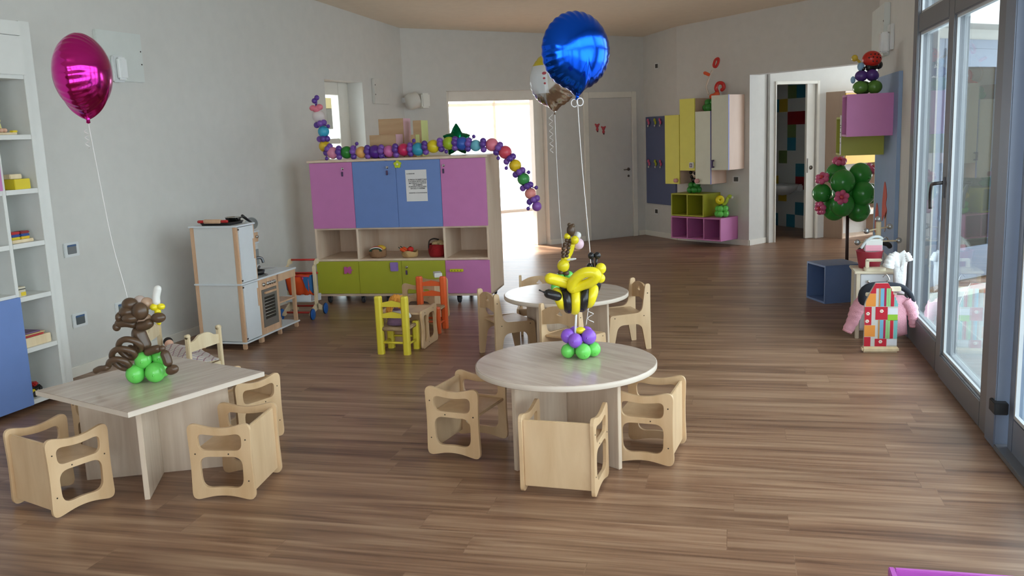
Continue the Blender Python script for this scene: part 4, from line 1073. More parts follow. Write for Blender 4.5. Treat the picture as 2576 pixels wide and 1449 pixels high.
# notice taped to the right-hand blue door
nt_ = thing('paper_notice', 'white printed notice taped to the blue cabinet door below the flower knob', 'paper', cbp(1.103, -0.0205, 1.177), CAB_R)
MB().box(-0.107, 0.107, -0.0012, 0.0, -0.153, 0.153).build('sheet', mat('paper', (232, 228, 226), 0.8), nt_)
M_INK = mat('ink', (52, 48, 50), 0.8)
def text(body, size, loc, rot, parent, m, name='lettering', align='CENTER', ext=0.0003):
    cu = bpy.data.curves.new(name, 'FONT'); cu.body = body; cu.size = size; cu.align_x = align; cu.extrude = ext; cu.offset = 0.0004
    cu.materials.append(m)
    tmp = bpy.data.objects.new(name, cu); C.objects.link(tmp)
    bpy.context.view_layer.update()
    me = bpy.data.meshes.new_from_object(tmp.evaluated_get(bpy.context.evaluated_depsgraph_get()))
    bpy.data.objects.remove(tmp)
    o = bpy.data.objects.new(name, me); C.objects.link(o); o.parent = parent; o.location = loc; o.rotation_euler = rot
    return o
text('SI PREGA DI RISPETTARE\nE DI NON SPOSTARE IL\nMATERIALE E I GIOCHI\nDEI BAMBINI\nPOSSONO UTILIZZARLI\nDA SOLI O INSIEME', 0.0172, (0.012, -0.002, 0.052), (PI / 2, 0, 0), nt_, M_INK)
text('LA DIREZIONE', 0.0125, (-0.095, -0.002, 0.112), (PI / 2, 0, 0), nt_, M_INK, align='LEFT')
text('GRAZIE PER LA COLLABORAZIONE', 0.0115, (0.012, -0.002, -0.075), (PI / 2, 0, 0), nt_, M_INK)
# baskets in the open shelf (shelf top z = 0.458)
def basket(x, y, r, h, m, name, label, cat, squash=1.0, wav=0.004):
    t = thing(name, label, cat, cbp(x, y, 0.458), CAB_R)
    mb = MB(); vs = []; fs = []; S = 36
    prof = [(0.02, 0.002), (r * 0.86, 0.002), (r * 0.97, h * 0.25), (r, h * 0.6), (r * 0.97, h), (r * 0.92, h), (r * 0.93, h * 0.6), (r * 0.88, h * 0.25), (r * 0.8, 0.012), (0.02, 0.012)]
    for k, (pr_, z) in enumerate(prof):
        for j in range(S):
            a_ = 2 * PI * j / S; q = pr_ + (wav * math.sin(5 * a_ + k) if 0.3 < z / h else 0)
            vs.append((q * math.cos(a_), q * math.sin(a_) * squash, z + (wav * 1.5 * math.sin(3 * a_) if z == h else 0)))
    for k in range(len(prof) - 1):
        for j in range(S): fs.append((k * S + j, k * S + (j + 1) % S, (k + 1) * S + (j + 1) % S, (k + 1) * S + j))
    mb._add(vs, fs, smooth=True); mb.build('basket_wall', m, t)
    return t
M_FELT = mat('brown_felt', (150, 112, 80), 0.95, bump=0.5, bscale=90)
M_JUTE = mat('tan_cloth', (196, 160, 108), 0.95, bump=0.5, bscale=70)
t = basket(0.615, 0.12, 0.088, 0.085, M_FELT, 'felt_basket', 'brown soft basket holding a toy melon slice at left of the open cabinet shelf', 'basket')
tm = thing('toy_melon_slice', 'dark green felt melon slice with white rind in the brown basket', 'toy food', cbp(0.612, 0.075, 0.525), CAB_R + 0.05)
def half_disc(r, y0, y1):
    return [(r * math.cos(PI * k / 20), r * 0.55 * math.sin(PI * k / 20)) for k in range(21)]
MB().prism([(p[0], p[1] * 0.9) for p in half_disc(0.066, 0, 0)], 0.02, Matrix.Translation((0, -0.03, 0))).build('rind', mat('melon_rind', (30, 60, 44), 0.8), tm)
MB().prism([(p[0] * 1.06, p[1] * 1.05 + 0.004) for p in half_disc(0.066, 0, 0)], 0.006, Matrix.Translation((0, -0.0095, 0))).build('pith', mat('melon_pith', (236, 232, 224), 0.8), tm)
MB().prism([(p[0] * 1.05, p[1] * 1.25 + 0.006) for p in half_disc(0.064, 0, 0)], 0.016, Matrix.Translation((0, -0.003, 0))).build('flesh', mat('melon_flesh', (186, 76, 60), 0.8), tm)
tag(MB().sphere((0, 0, 0), (0.05, 0.035, 0.035)).build('toy_lemon', mat('toy_lemon', (220, 176, 60), 0.8), None, cbp(0.645, 0.14, 0.545), (0, 0.2, 0.3)), 'yellow felt fruit behind the melon slice in the brown basket', 'toy food')
t = basket(0.955, 0.11, 0.082, 0.062, M_JUTE, 'cloth_basket', 'tan cloth basket of toy vegetables in the middle of the open cabinet shelf', 'basket', wav=0.006)
for k, (x, y, rz) in enumerate(((0.90, 0.07, -0.35), (0.915, 0.11, -0.15))):
    c_ = thing('toy_carrot', ('orange toy carrot lying frontmost in the tan basket', 'orange toy carrot lying behind the first in the tan basket')[k], 'toy food', cbp(x, y, 0.53 + 0.006 * k), CAB_R + rz, 'toy carrots in the tan basket', rot=(0, math.radians(20), CAB_R + rz))
    MB().lathe([(0.001, -0.035), (0.012, -0.03), (0.018, 0.03), (0.008, 0.04), (0.001, 0.041)], 16, M=Matrix.Rotation(-PI / 2, 4, 'Y')).build('root', mat('carrot', (238, 88, 34), 0.6), c_)
    MB().tube([(-0.04, 0, 0), (-0.06, 0, 0.006), (-0.07, 0.006, 0.004)], 0.004, 8).build('leaf_tuft', mat('melon_rind', (30, 60, 44)), c_)
t = thing('toy_tomato', 'red toy tomato in the tan basket beside the carrots', 'toy food', cbp(0.965, 0.10, 0.536), CAB_R)
MB().sphere((0, 0, 0), (0.032, 0.032, 0.029)).build('fruit', mat('tomato', (206, 40, 36), 0.5), t)
MB().sphere((0, 0, 0.028), (0.012, 0.012, 0.004), 10, 6).build('calyx', mat('melon_rind', (30, 60, 44)), t)
t = basket(1.236, 0.13, 0.09, 0.125, mat('red_felt', (150, 22, 26), 0.95, bump=0.5, bscale=90), 'felt_bag', 'red felt bag with dark handle at right of the open cabinet shelf', 'bag', wav=0.003)
hs = MB(); hs.tube(smooth_path([(-0.075, -0.045, 0.085), (-0.072, -0.05, 0.13), (-0.065, -0.03, 0.165), (-0.03, 0.0, 0.178), (0.02, 0.01, 0.165)], 6), 0.007, 10); hs.build('handle', mat('dark_brown_strap', (50, 36, 30), 0.8), t)
fz = [(-0.02, 0.0, 0.128, 0.036), (0.03, 0.01, 0.135, 0.04), (0.0, 0.045, 0.13, 0.035), (0.055, -0.02, 0.125, 0.03)]
for k, (x, y, z, r) in enumerate(fz):
    tag(MB().sphere((0, 0, 0), (r, r, r * 0.8)).build('toy_bread_roll', mat('bread', (196, 166, 120), 0.9, bump=0.4, bscale=50), None, cbp(1.236 + x, 0.13 + y, 0.458 + z)), ('beige toy roll at left in the red bag', 'beige toy roll topmost in the red bag', 'beige toy roll at the back of the red bag', 'beige toy roll at right in the red bag')[k], 'toy food', 'toy rolls in the red bag')
# open cube boxes lying on top of the cabinet
def cube_box(x0, x1, y0, y1, z0, z1, m, label, g):
    w, d, h = x1 - x0, y1 - y0, z1 - z0
    t = thing('cube_box', label, 'box', cbp((x0 + x1) / 2, y0, z0), CAB_R, g)
    sh = MB(); k = 0.016
    sh.bbox(-w / 2, -w / 2 + k, 0.012, d, 0, h, 0.002); sh.bbox(w / 2 - k, w / 2, 0.012, d, 0, h, 0.002)
    sh.bbox(-w / 2 + k, w / 2 - k, 0.012, d, 0, k, 0.002); sh.bbox(-w / 2 + k, w / 2 - k, 0.012, d, h - k, h, 0.002)
    sh.build('shell', m, t)
    MB().bbox(-w / 2, w / 2, 0, 0.012, 0, h, 0.002).build('back_board', M_BOXW, t)
M_BOXW = wood('box_back_wood', (186, 150, 112), (200, 166, 128), (3, 3, 20), 0.6)
M_BPINK = mat('box_pink', (238, 190, 210), 0.45); M_BLIME = mat('box_lime', (224, 230, 150), 0.45)
G_ = 'cube boxes on top of the cabinet'
cube_box(0.605, 0.875, 0.11, 0.345, 1.449, 1.677, M_BPINK, 'low pink-sided wooden cube box at the front left on the cabinet top', G_)
cube_box(0.622, 0.882, 0.35, 0.60, 1.449, 1.834, M_BPINK, 'tall pink-sided wooden box behind the low pink one on the cabinet top', G_)
cube_box(1.0, 1.05, 0.20, 0.345, 1.449, 1.667, M_BLIME, 'low lime-sided wooden box right of the pink boxes on the cabinet top', G_)
cube_box(0.985, 1.068, 0.35, 0.60, 1.449, 1.806, M_BLIME, 'tall lime-sided wooden box right of the pink boxes on the cabinet top', G_)

# ------------------------------------------------------------------ balloons
def latex(name, rgb, rough=0.22):
    return mat('latex_' + name, rgb, rough, spec=0.5, coat=0.0)
L_GREEN = latex('green', (112, 214, 96)); L_DGREEN = latex('deep_green', (54, 142, 58), 0.2); L_BROWN = latex('brown', (88, 66, 48), 0.3); L_PURPLE = latex('violet', (146, 92, 214))
L_YEL = latex('yellow', (240, 222, 36)); L_BLACK = latex('black', (34, 32, 34)); L_WHITE = latex('white', (232, 230, 226)); L_SKIN = latex('beige', (206, 172, 146))
L_PINK = latex('pale_pink', (240, 206, 222)); L_DPUR = latex('dark_violet', (98, 62, 156)); L_RED = latex('red', (214, 44, 40)); L_ROSE = latex('rose', (216, 96, 140))
M_RIB = mat('ribbon_white', (232, 226, 224), 0.35)
M_STICK = mat('white_stick', (236, 236, 240), 0.4)
def ball(t, c, r, m, name='balloon_ball', knot=None):
    if not hasattr(r, '__len__'): r = (r, r, r * 1.05)
    b = MB().sphere(c, r, 24, 14)
    if knot:
        k = Vector(c) + Vector(knot).normalized() * (sum(r) / 3)
        b.sphere(k, 0.12 * r[0], 8, 6)
    return b.build(name, m, t)
def noodle(t, pts, r, m, name, taper=None):
    return sausage(MB(), pts, r, 14, 8, taper).build(name, m, t)

# monkey on the square table
t = thing('balloon_monkey', 'brown balloon monkey holding a banana on green balls, standing on the square table', 'balloon', (-2.844, 3.863, 0.485), YAW)
for c, r in (((-0.083, -0.03, 0.048), 0.047), ((0.014, -0.025, 0.050), 0.049), ((-0.095, 0.06, 0.046), 0.045), ((0.012, 0.065, 0.046), 0.045), ((-0.041, -0.02, 0.115), 0.042), ((0.028, 0.02, 0.118), 0.040), ((-0.05, 0.05, 0.115), 0.04)):
    ball(t, c, r, L_GREEN, 'base_ball', (0.2, -1, -0.1))
noodle(t, [(-0.062, 0.0, 0.285), (-0.052, 0.0, 0.22), (-0.036, 0.0, 0.15)], 0.040, L_BROWN, 'torso', (0.85, 1.15))
hd_ = [((-0.080, -0.01, 0.398), (0.040, 0.035, 0.034)), ((-0.025, -0.03, 0.365), (0.040, 0.036, 0.044)), ((-0.092, -0.02, 0.363), (0.042, 0.034, 0.031)), ((-0.075, -0.035, 0.333), (0.042, 0.032, 0.026)), ((-0.137, -0.01, 0.335), (0.022, 0.026, 0.026))]
for c, r in hd_: ball(t, c, r, L_BROWN, 'head_balloon')
ball(t, (-0.05, 0.04, 0.405), (0.03, 0.03, 0.028), latex('pale_beige', (198, 180, 172)), 'ear'); ball(t, (-0.012, 0.03, 0.392), (0.032, 0.03, 0.032), L_SKIN, 'ear')
ball(t, (-0.035, 0.005, 0.325), (0.05, 0.03, 0.025), L_SKIN, 'face'); ball(t, (-0.14, 0.02, 0.340), (0.026, 0.02, 0.022), L_SKIN, 'ear')
noodle(t, [(-0.055, -0.01, 0.292), (-0.11, -0.015, 0.306), (-0.165, -0.01, 0.300)], 0.021, L_BROWN, 'arm'); ball(t, (-0.158, -0.012, 0.286), 0.02, L_BROWN, 'hand')
noodle(t, [(-0.055, -0.02, 0.288), (-0.005, -0.03, 0.292), (0.03, -0.03, 0.318)], 0.024, L_BROWN, 'arm'); ball(t, (0.062, -0.03, 0.329), (0.036, 0.026, 0.026), L_BROWN, 'hand')
ball(t, (0.035, 0.0, 0.378), (0.022, 0.02, 0.018), L_YEL, 'banana_peel'); ball(t, (0.070, 0.0, 0.379), (0.019, 0.018, 0.016), L_YEL, 'banana_peel')
noodle(t, [(0.052, 0.0, 0.372), (0.047, 0.002, 0.33), (0.05, 0.002, 0.285)], 0.017, L_YEL, 'banana_peel', (1.0, 0.7))
noodle(t, [(0.048, 0.005, 0.385), (0.048, 0.005, 0.43), (0.066, 0.005, 0.485)], 0.019, L_WHITE, 'banana_flesh')
noodle(t, [(-0.025, -0.03, 0.150), (0.02, -0.04, 0.168), (0.066, -0.05, 0.178)], 0.021, L_BROWN, 'thigh'); ball(t, (0.072, -0.05, 0.176), 0.016, L_BROWN, 'knee')
noodle(t, [(0.075, -0.05, 0.168), (0.09, -0.055, 0.13), (0.10, -0.06, 0.085)], 0.023, L_BROWN, 'shin'); noodle(t, [(0.083, -0.06, 0.068), (0.112, -0.063, 0.068), (0.145, -0.065, 0.084)], 0.024, L_BROWN, 'foot')
tl = []
cen = [(-0.070, 0.215), (-0.088, 0.192), (-0.115, 0.160), (-0.145, 0.120), (-0.155, 0.085)]
for k in range(67):
    f = k / 66; a_ = 3.9 + f * 2 * PI * 2.85
    i_ = min(3, int(f * 4)); g_ = f * 4 - i_
    cx = cen[i_][0] + (cen[i_ + 1][0] - cen[i_][0]) * g_; cz = cen[i_][1] + (cen[i_ + 1][1] - cen[i_][1]) * g_
    tl.append((cx + 0.047 * math.cos(a_), -0.05 - 0.022 * math.sin(a_), cz + 0.040 * math.sin(a_) - 0.008 * math.cos(a_)))
tl += [(-0.215, -0.06, 0.090), (-0.25, -0.05, 0.085), (-0.285, -0.04, 0.068)]
sausage(MB(), tl, 0.0155, 12, 3).build('tail', L_BROWN, t)

# bee on the front round table
t = thing('balloon_bee', 'yellow and black balloon bee on a stick over purple and green balls, front round table', 'balloon', (-0.775, 4.534, 0.485), YAW)
for c, r in (((-0.074, -0.02, 0.038), 0.036), ((0.003, -0.055, 0.041), 0.040), ((0.060, -0.015, 0.041), 0.037), ((-0.045, 0.05, 0.038), 0.036), ((0.035, 0.05, 0.038), 0.036)): ball(t, c, r, L_GREEN, 'base_ball', (0.2, -1, -0.4))
for c, r in (((-0.070, 0.0, 0.113), 0.037), ((-0.036, -0.045, 0.097), 0.037), ((0.036, -0.02, 0.109), 0.039), ((-0.031, 0.045, 0.118), 0.034), ((0.030, 0.045, 0.115), 0.034)): ball(t, c, r, L_PURPLE, 'base_ball', (-0.3, -1, 0))
ball(t, (-0.005, 0.0, 0.140), (0.028, 0.025, 0.018), L_YEL, 'flower_centre')
MB().cyl((-0.036, -0.012, 0.09), (-0.018, -0.005, 0.32), 0.0055, seg=12).build('stick', M_STICK, t)
RY = Matrix.Rotation(PI / 2, 3, 'Y')
for k, (x, z, m, R_) in enumerate(((-0.108, 0.312, L_YEL, 0.036), (-0.069, 0.302, L_BLACK, 0.045), (-0.028, 0.300, L_YEL, 0.050), (0.014, 0.308, L_BLACK, 0.046), (0.054, 0.320, L_YEL, 0.040))):
    Rk = Matrix.Rotation(math.radians((-24, -10, 4, 12, 20)[k]), 3, 'Y') @ RY
    MB().torus((x, 0, z), R_, 0.0265, Rk, 30, 14).build('body_ring', m, t)
noodle(t, [(-0.188, -0.05, 0.357), (-0.145, -0.055, 0.343), (-0.100, -0.05, 0.325)], 0.024, L_BLACK, 'sting')
MB().tube([(-0.184, -0.05, 0.356), (-0.198, -0.05, 0.362), (-0.214, -0.05, 0.370)], [0.006, 0.003, 0.004], 8).build('sting_tip', L_BLACK, t)
ball(t, (-0.090, -0.02, 0.375), 0.018, L_BLACK, 'back_knot')
def loop(t, pts, r, m, name):
    P = smooth_path(pts, 8, True); return MB().tube(P, r, 14, closed=True).build(name, m, t)
noodle(t, [(-0.182, -0.05, 0.435), (-0.14, -0.045, 0.422), (-0.09, -0.03, 0.403), (-0.045, -0.02, 0.385)], 0.029, L_YEL, 'wing')
loop(t, [(-0.045, -0.05, 0.372), (-0.036, -0.07, 0.415), (0.008, -0.09, 0.453), (0.058, -0.10, 0.458), (0.076, -0.10, 0.438), (0.050, -0.085, 0.408), (0.005, -0.06, 0.388)], 0.027, L_YEL, 'wing')
ball(t, (0.108, 0.0, 0.460), 0.028, L_YEL, 'head_balloon'); ball(t, (0.106, 0.0, 0.410), 0.024, L_YEL, 'head_balloon')
noodle(t, [(0.05, 0.02, 0.335), (0.080, 0.02, 0.360), (0.086, 0.02, 0.41)], 0.026, L_BLACK, 'neck_balloon'); noodle(t, [(0.04, 0.03, 0.465), (0.07, 0.03, 0.475)], 0.018, L_BLACK, 'neck_balloon')
for dx in (-0.013, 0.012):
    MB().cyl((0.078 + dx * 0.5, 0.01, 0.468), (0.078 + dx * 0.9, 0.01, 0.515), 0.004, 0.0065, 12).build('antenna_stalk', L_BLACK, t)
    ball(t, (0.078 + dx * 1.25, 0.01, 0.527), 0.0175, L_BLACK, 'antenna_ball')

# giraffe on the back round table
t = thing('balloon_giraffe', 'yellow balloon giraffe with brown spots on green balls, on the back round table', 'balloon', (-1.236, 6.459, 0.485), YAW)
for c, r in (((-0.052, -0.02, 0.036), 0.034), ((0.03, -0.03, 0.036), 0.034), ((-0.02, 0.05, 0.036), 0.034), ((-0.018, -0.02, 0.10), 0.036), ((0.050, 0.0, 0.112), 0.034), ((0.015, 0.04, 0.10), 0.034)): ball(t, c, r, L_GREEN, 'base_ball')
ball(t, (-0.011, -0.03, 0.143), (0.022, 0.02, 0.018), L_BROWN, 'foot_ball'); ball(t, (0.030, -0.03, 0.136), (0.022, 0.02, 0.018), L_BROWN, 'foot_ball')
ball(t, (0.010, -0.02, 0.190), (0.045, 0.042, 0.048), L_YEL, 'body_ball'); ball(t, (0.032, -0.01, 0.24), (0.036, 0.03, 0.03), L_YEL, 'body_ball')
noodle(t, [(0.03, 0.0, 0.235), (0.062, 0.0, 0.29), (0.085, 0.0, 0.36)], 0.024, L_YEL, 'neck')
for k, (x, z) in enumerate(((0.040, 0.376), (0.066, 0.374), (0.024, 0.346), (0.056, 0.349), (0.015, 0.318), (0.050, 0.320), (0.011, 0.289), (0.043, 0.291), (0.012, 0.262), (0.036, 0.262))):
    ball(t, (x, -0.03 + 0.004 * (k % 2), z), 0.0155, L_BROWN, 'spot_ball')
ball(t, (0.046, -0.01, 0.402), 0.025, L_YEL, 'cheek_ball'); ball(t, (0.098, -0.03, 0.377), 0.030, L_YEL, 'cheek_ball')
ball(t, (0.074, -0.01, 0.446), (0.032, 0.03, 0.044), L_BROWN, 'head_balloon')
for x, z in ((0.063, 0.487), (0.090, 0.480), (0.078, 0.478)): ball(t, (x, 0, z), 0.014, L_BROWN, 'horn_ball')
ball(t, (0.125, 0.02, 0.405), 0.025, L_WHITE, 'eye_balloon'); ball(t, (0.129, 0.02, 0.342), 0.040, L_PINK, 'muzzle_balloon')
loop(t, [(0.04, -0.05, 0.237), (0.075, -0.055, 0.245), (0.10, -0.055, 0.243), (0.075, -0.05, 0.236)], 0.0045, L_WHITE, 'tie_loop')

# caterpillar along the cabinet top
t = thing('balloon_caterpillar', 'long caterpillar of coloured balloon balls draped along the cabinet top', 'balloon', (*CAB_O, 0), CAB_R)
cat = [(0.091, 0.10, 1.885, .058, (226, 214, 212)), (0.132, 0.10, 1.732, .052, (70, 180, 214)), (0.133, 0.10, 1.587, .053, (226, 190, 50)), (0.230, 0.06, 1.519, .054, (232, 146, 176)), (0.377, 0.06, 1.519, .056, (44, 134, 50)),
       (0.531, 0.06, 1.515, .053, (238, 178, 104)), (0.672, 0.06, 1.515, .060, (86, 38, 140)), (0.817, 0.06, 1.515, .053, (214, 112, 172)), (0.969, 0.06, 1.524, .056, (206, 40, 92)), (1.116, 0.06, 1.525, .059, (56, 160, 190)),
       (1.271, 0.06, 1.546, .058, (230, 208, 40)), (1.429, 0.06, 1.571, .057, (172, 200, 50)), (1.560, 0.06, 1.563, .059, (50, 96, 190)), (1.694, 0.06, 1.539, .051, (120, 196, 214)), (1.855, 0.06, 1.541, .058, (238, 130, 150)),
       (1.981, 0.06, 1.465, .058, (226, 82, 100)), (2.074, 0.06, 1.336, .054, (246, 206, 44)), (2.151, 0.06, 1.205, .055, (70, 160, 84)), (2.212, 0.06, 1.065, .050, (246, 156, 148)), (2.270, 0.06, 0.941, .043, (150, 96, 186))]
for k, (x, y, z, r, rgb) in enumerate(cat):
    ball(t, (x, y, z), (r * 1.1, r * 1.1, r * 1.1), latex('cat_%d' % k, rgb, 0.3), 'segment_ball')
L_P2 = latex('mid_violet', (128, 84, 176), 0.3)
for k in range(len(cat) - 1):
    a_, b_ = Vector(cat[k][:3]), Vector(cat[k + 1][:3]); m_ = (a_ + b_) / 2; d_ = (b_ - a_).normalized(); n_ = Vector((-d_.z, 0, d_.x))
    for s_, dy in ((1, -0.02), (-1, -0.02), (0.2, -0.045)): ball(t, m_ + n_ * 0.040 * s_ + Vector((0, dy, 0)), (0.031, 0.030, 0.031), L_P2 if (k + int(s_ > 0)) % 2 else L_DPUR, 'joint_ball')
    if k % 2 == 0 or k > 14:
        e_ = m_ + n_ * (0.085 if k % 4 < 2 else -0.075) + d_ * 0.05 + Vector((0, -0.05, 0))
        MB().tube([m_ + Vector((0, -0.03, 0)), e_], 0.0045, 8).build('leg_stalk', L_DPUR, t); ball(t, e_, 0.018, L_DPUR, 'leg_ball')
for c in ((0.05, 0.07, 1.965), (0.12, 0.07, 1.972), (0.085, 0.07, 1.95)): ball(t, c, (0.036, 0.03, 0.03), latex('bow_pink', (238, 130, 150), 0.3), 'bow_ball')
for c in ((0.095, 0.08, 2.064), (0.065, 0.08, 2.035)):
    MB().tube([(0.085, 0.08, 1.97), c], 0.006, 8).build('antenna_stalk', L_DPUR, t); ball(t, c, 0.025, L_DPUR, 'antenna_ball')

# foil balloons on ribbons
def foil_mat(name, rgb, rough=0.13):
    m, nt, b = new_mat(name)
    b.inputs['Base Color'].default_value = (*lin(rgb), 1); b.inputs['Metallic'].default_value = 1.0; b.inputs['Roughness'].default_value = rough
    tc = nt.nodes.new('ShaderNodeTexCoord'); n = nt.nodes.new('ShaderNodeTexNoise'); n.inputs['Scale'].default_value = 14; n.inputs['Detail'].default_value = 2
    bp = nt.nodes.new('ShaderNodeBump'); bp.inputs['Strength'].default_value = 0.05; bp.inputs['Distance'].default_value = 0.02
    nt.links.new(tc.outputs['Object'], n.inputs['Vector']); nt.links.new(n.outputs['Fac'], bp.inputs['Height']); nt.links.new(bp.outputs['Normal'], b.inputs['Normal'])
    return m
def foil_round(t, R, T, m, star=0):
    """two foil discs welded at a puckered seam; seam lies in local x,z, faces along y"""
    mb = MB(); S = 144; K = 22; vs = []; fs = []
    def rad(phi):
        q = R
        if star: q = R * (0.60 + 0.40 * (1 - abs(math.sin(2.5 * (phi - PI / 2)))))
        d = math.atan2(math.sin(phi + PI / 2), math.cos(phi + PI / 2))
        return q + (0.15 * R * math.exp(-(d / 0.13) ** 2) if not star else 0)
    prof = [math.sin(PI / 2 * k / K) for k in range(K + 1)]
    for side in (-1, 1):
        for k, p in enumerate(prof):
            for j in range(S):
                phi = 2 * PI * j / S; rr = rad(phi) * p
                th = T * max(0.0, 1 - p ** 2.3) ** 0.62
                w = (p ** 10) * 0.07 * T * math.sin(phi * 30 + 1.3 * math.sin(3 * phi)) * (1 - p ** 12)
                w += (p ** 6) * 0.02 * T * math.sin(phi * 17 + 2) * (1 - p ** 8)
                rr *= 1 - 0.012 * (p ** 8) * (1 + math.cos(phi * 30))
                vs.append((rr * math.cos(phi), side * (th + w) if k < K else 0.0, rr * math.sin(phi)))
    n1 = (K + 1) * S
    for side in range(2):
        o = side * n1
        for k in range(K):
            for j in range(S):
                a_, b_ = o + k * S + j, o + k * S + (j + 1) % S
                fs.append((a_, b_, b_ + S, a_ + S))
    mb._add(vs, fs, smooth=True)
    bmesh.ops.remove_doubles(mb.bm, verts=mb.bm.verts[:], dist=1e-5)
    return mb.build('foil_body', m, t)
def ribbon(t, pts, r=0.0022, name='ribbon'): return MB().tube(smooth_path(pts, 10), r, 8).build(name, M_RIB, t)
def curl(t, c, n, r0, drop):
    pts = []
    for k in range(n * 12 + 1):
        a_ = 2 * PI * k / 12; pts.append((c[0] + r0 * math.cos(a_), c[1] + r0 * math.sin(a_) * 0.7, c[2] - drop * k / (n * 12)))
    return MB().tube(pts, 0.002, 6).build('ribbon_curl', M_RIB, t)
rz = YAW + math.radians(28)
t = thing('foil_balloon', 'round blue foil balloon floating above the balloon bee', 'balloon', (-0.815, 4.836, 2.058), rz)
foil_round(t, 0.205, 0.115, foil_mat('foil_blue', (22, 88, 226), 0.17))
def rel(t, p): return (Matrix.Translation(t.location) @ Matrix.Rotation(t.rotation_euler.z, 4, 'Z')).inverted() @ Vector(p)
MB().lathe([(0.001, -0.255), (0.012, -0.25), (0.008, -0.235), (0.02, -0.215)], 14).build('neck', bpy.data.materials['foil_blue'], t)
ribbon(t, [rel(t, p) for p in ((-0.815, 4.836, 1.81), (-0.80, 4.83, 1.5), (-0.775, 4.80, 1.2), (-0.75, 4.74, 0.95), (-0.745, 4.66, 0.80), (-0.76, 4.60, 0.64))])
for p in ((-0.83, 4.83, 1.79), (-0.80, 4.83, 1.795)): MB().torus(rel(t, p), 0.02, 0.003, Matrix.Rotation(PI / 2, 3, 'X'), 20, 6).build('ribbon_bow', M_RIB, t)
curl(t, rel(t, (-0.735, 4.60, 0.74)), 2, 0.016, 0.09)
t = thing('foil_balloon', 'magenta foil balloon seen nearly edge-on, floating before the left wall', 'balloon', (-3.01, 3.80, 2.005), math.radians(108))
foil_round(t, 0.188, 0.122, foil_mat('foil_magenta', (206, 46, 150), 0.16))
MB().lathe([(0.001, -0.235), (0.010, -0.23), (0.008, -0.218), (0.02, -0.20)], 14).build('neck', bpy.data.materials['foil_magenta'], t)
ribbon(t, [rel(t, p) for p in ((-3.01, 3.80, 1.775), (-2.985, 3.80, 1.5), (-2.97, 3.82, 1.2), (-2.945, 3.84, 0.98), (-2.93, 3.85, 0.85), (-2.92, 3.86, 0.80))], 0.0018)
curl(t, rel(t, (-3.02, 3.79, 1.745)), 3, 0.011, 0.09)
def silver_print():
    m, nt, b = new_mat('foil_silver_print')
    tc = nt.nodes.new('ShaderNodeTexCoord'); sp = nt.nodes.new('ShaderNodeSeparateXYZ'); nt.links.new(tc.outputs['Object'], sp.inputs[0])
    def step(sock, v, op):
        n = nt.nodes.new('ShaderNodeMath'); n.operation = op; n.inputs[1].default_value = v; nt.links.new(sock, n.inputs[0]); return n.outputs[0]
    yel = step(sp.outputs['Z'], 0.10, 'GREATER_THAN')
    wh = nt.nodes.new('ShaderNodeMath'); wh.operation = 'MULTIPLY'
    nt.links.new(step(sp.outputs['X'], 0.03, 'LESS_THAN'), wh.inputs[0]); nt.links.new(step(sp.outputs['Z'], -0.10, 'GREATER_THAN'), wh.inputs[1])
    fr = nt.nodes.new('ShaderNodeMath'); fr.operation = 'MULTIPLY'; nt.links.new(wh.outputs[0], fr.inputs[0]); nt.links.new(step(sp.outputs['Y'], 0.0, 'LESS_THAN'), fr.inputs[1])
    m1 = nt.nodes.new('ShaderNodeMix'); m1.data_type = 'RGBA'; m1.inputs[6].default_value = (*lin((206, 200, 194)), 1); m1.inputs[7].default_value = (*lin((226, 228, 232)), 1)
    m2 = nt.nodes.new('ShaderNodeMix'); m2.data_type = 'RGBA'; m2.inputs[7].default_value = (*lin((214, 196, 50)), 1)
    nt.links.new(fr.outputs[0], m1.inputs[0]); nt.links.new(m1.outputs[2], m2.inputs[6]); nt.links.new(yel, m2.inputs[0]); nt.links.new(m2.outputs[2], b.inputs['Base Color'])
    mm = nt.nodes.new('ShaderNodeMath'); mm.operation = 'MULTIPLY_ADD'; mm.inputs[1].default_value = -0.55; mm.inputs[2].default_value = 1.0
    nt.links.new(fr.outputs[0], mm.inputs[0]); nt.links.new(mm.outputs[0], b.inputs['Metallic'])
    b.inputs['Roughness'].default_value = 0.14
    return m
t = thing('foil_balloon', 'silver foil balloon with a yellow top partly hidden behind the blue balloon', 'balloon', (-1.29, 6.646, 2.02), YAW - math.radians(38))
foil_round(t, 0.205, 0.12, silver_print())
for (x, z, w, h) in ((0.0, 0.04, 0.035, 0.02), (0.0, 0.005, 0.03, 0.02), (0.004, -0.03, 0.02, 0.016)):
    MB().sphere((x, -0.117, z), (w * 0.6, 0.004, h * 0.6), 12, 8).build('printed_mark', mat('print_red', (176, 74, 84), 0.4), t)
MB().lathe([(0.001, -0.255), (0.010, -0.25), (0.008, -0.235), (0.02, -0.215)], 14).build('neck', bpy.data.materials['foil_silver_print'], t)
ribbon(t, [rel(t, p) for p in ((-1.29, 6.646, 1.78), (-1.285, 6.64, 1.4), (-1.27, 6.62, 1.0), (-1.25, 6.58, 0.80), (-1.245, 6.53, 0.70))])
curl(t, rel(t, (-1.32, 6.64, 1.77)), 6, 0.013, 0.28)
t = thing('star_balloon', 'green star-shaped foil balloon behind the caterpillar on the cabinet top', 'balloon', cbp(1.43, 0.36, 1.592), CAB_R + 0.85)
foil_round(t, 0.170, 0.075, foil_mat('foil_green', (20, 136, 92), 0.2), star=5)

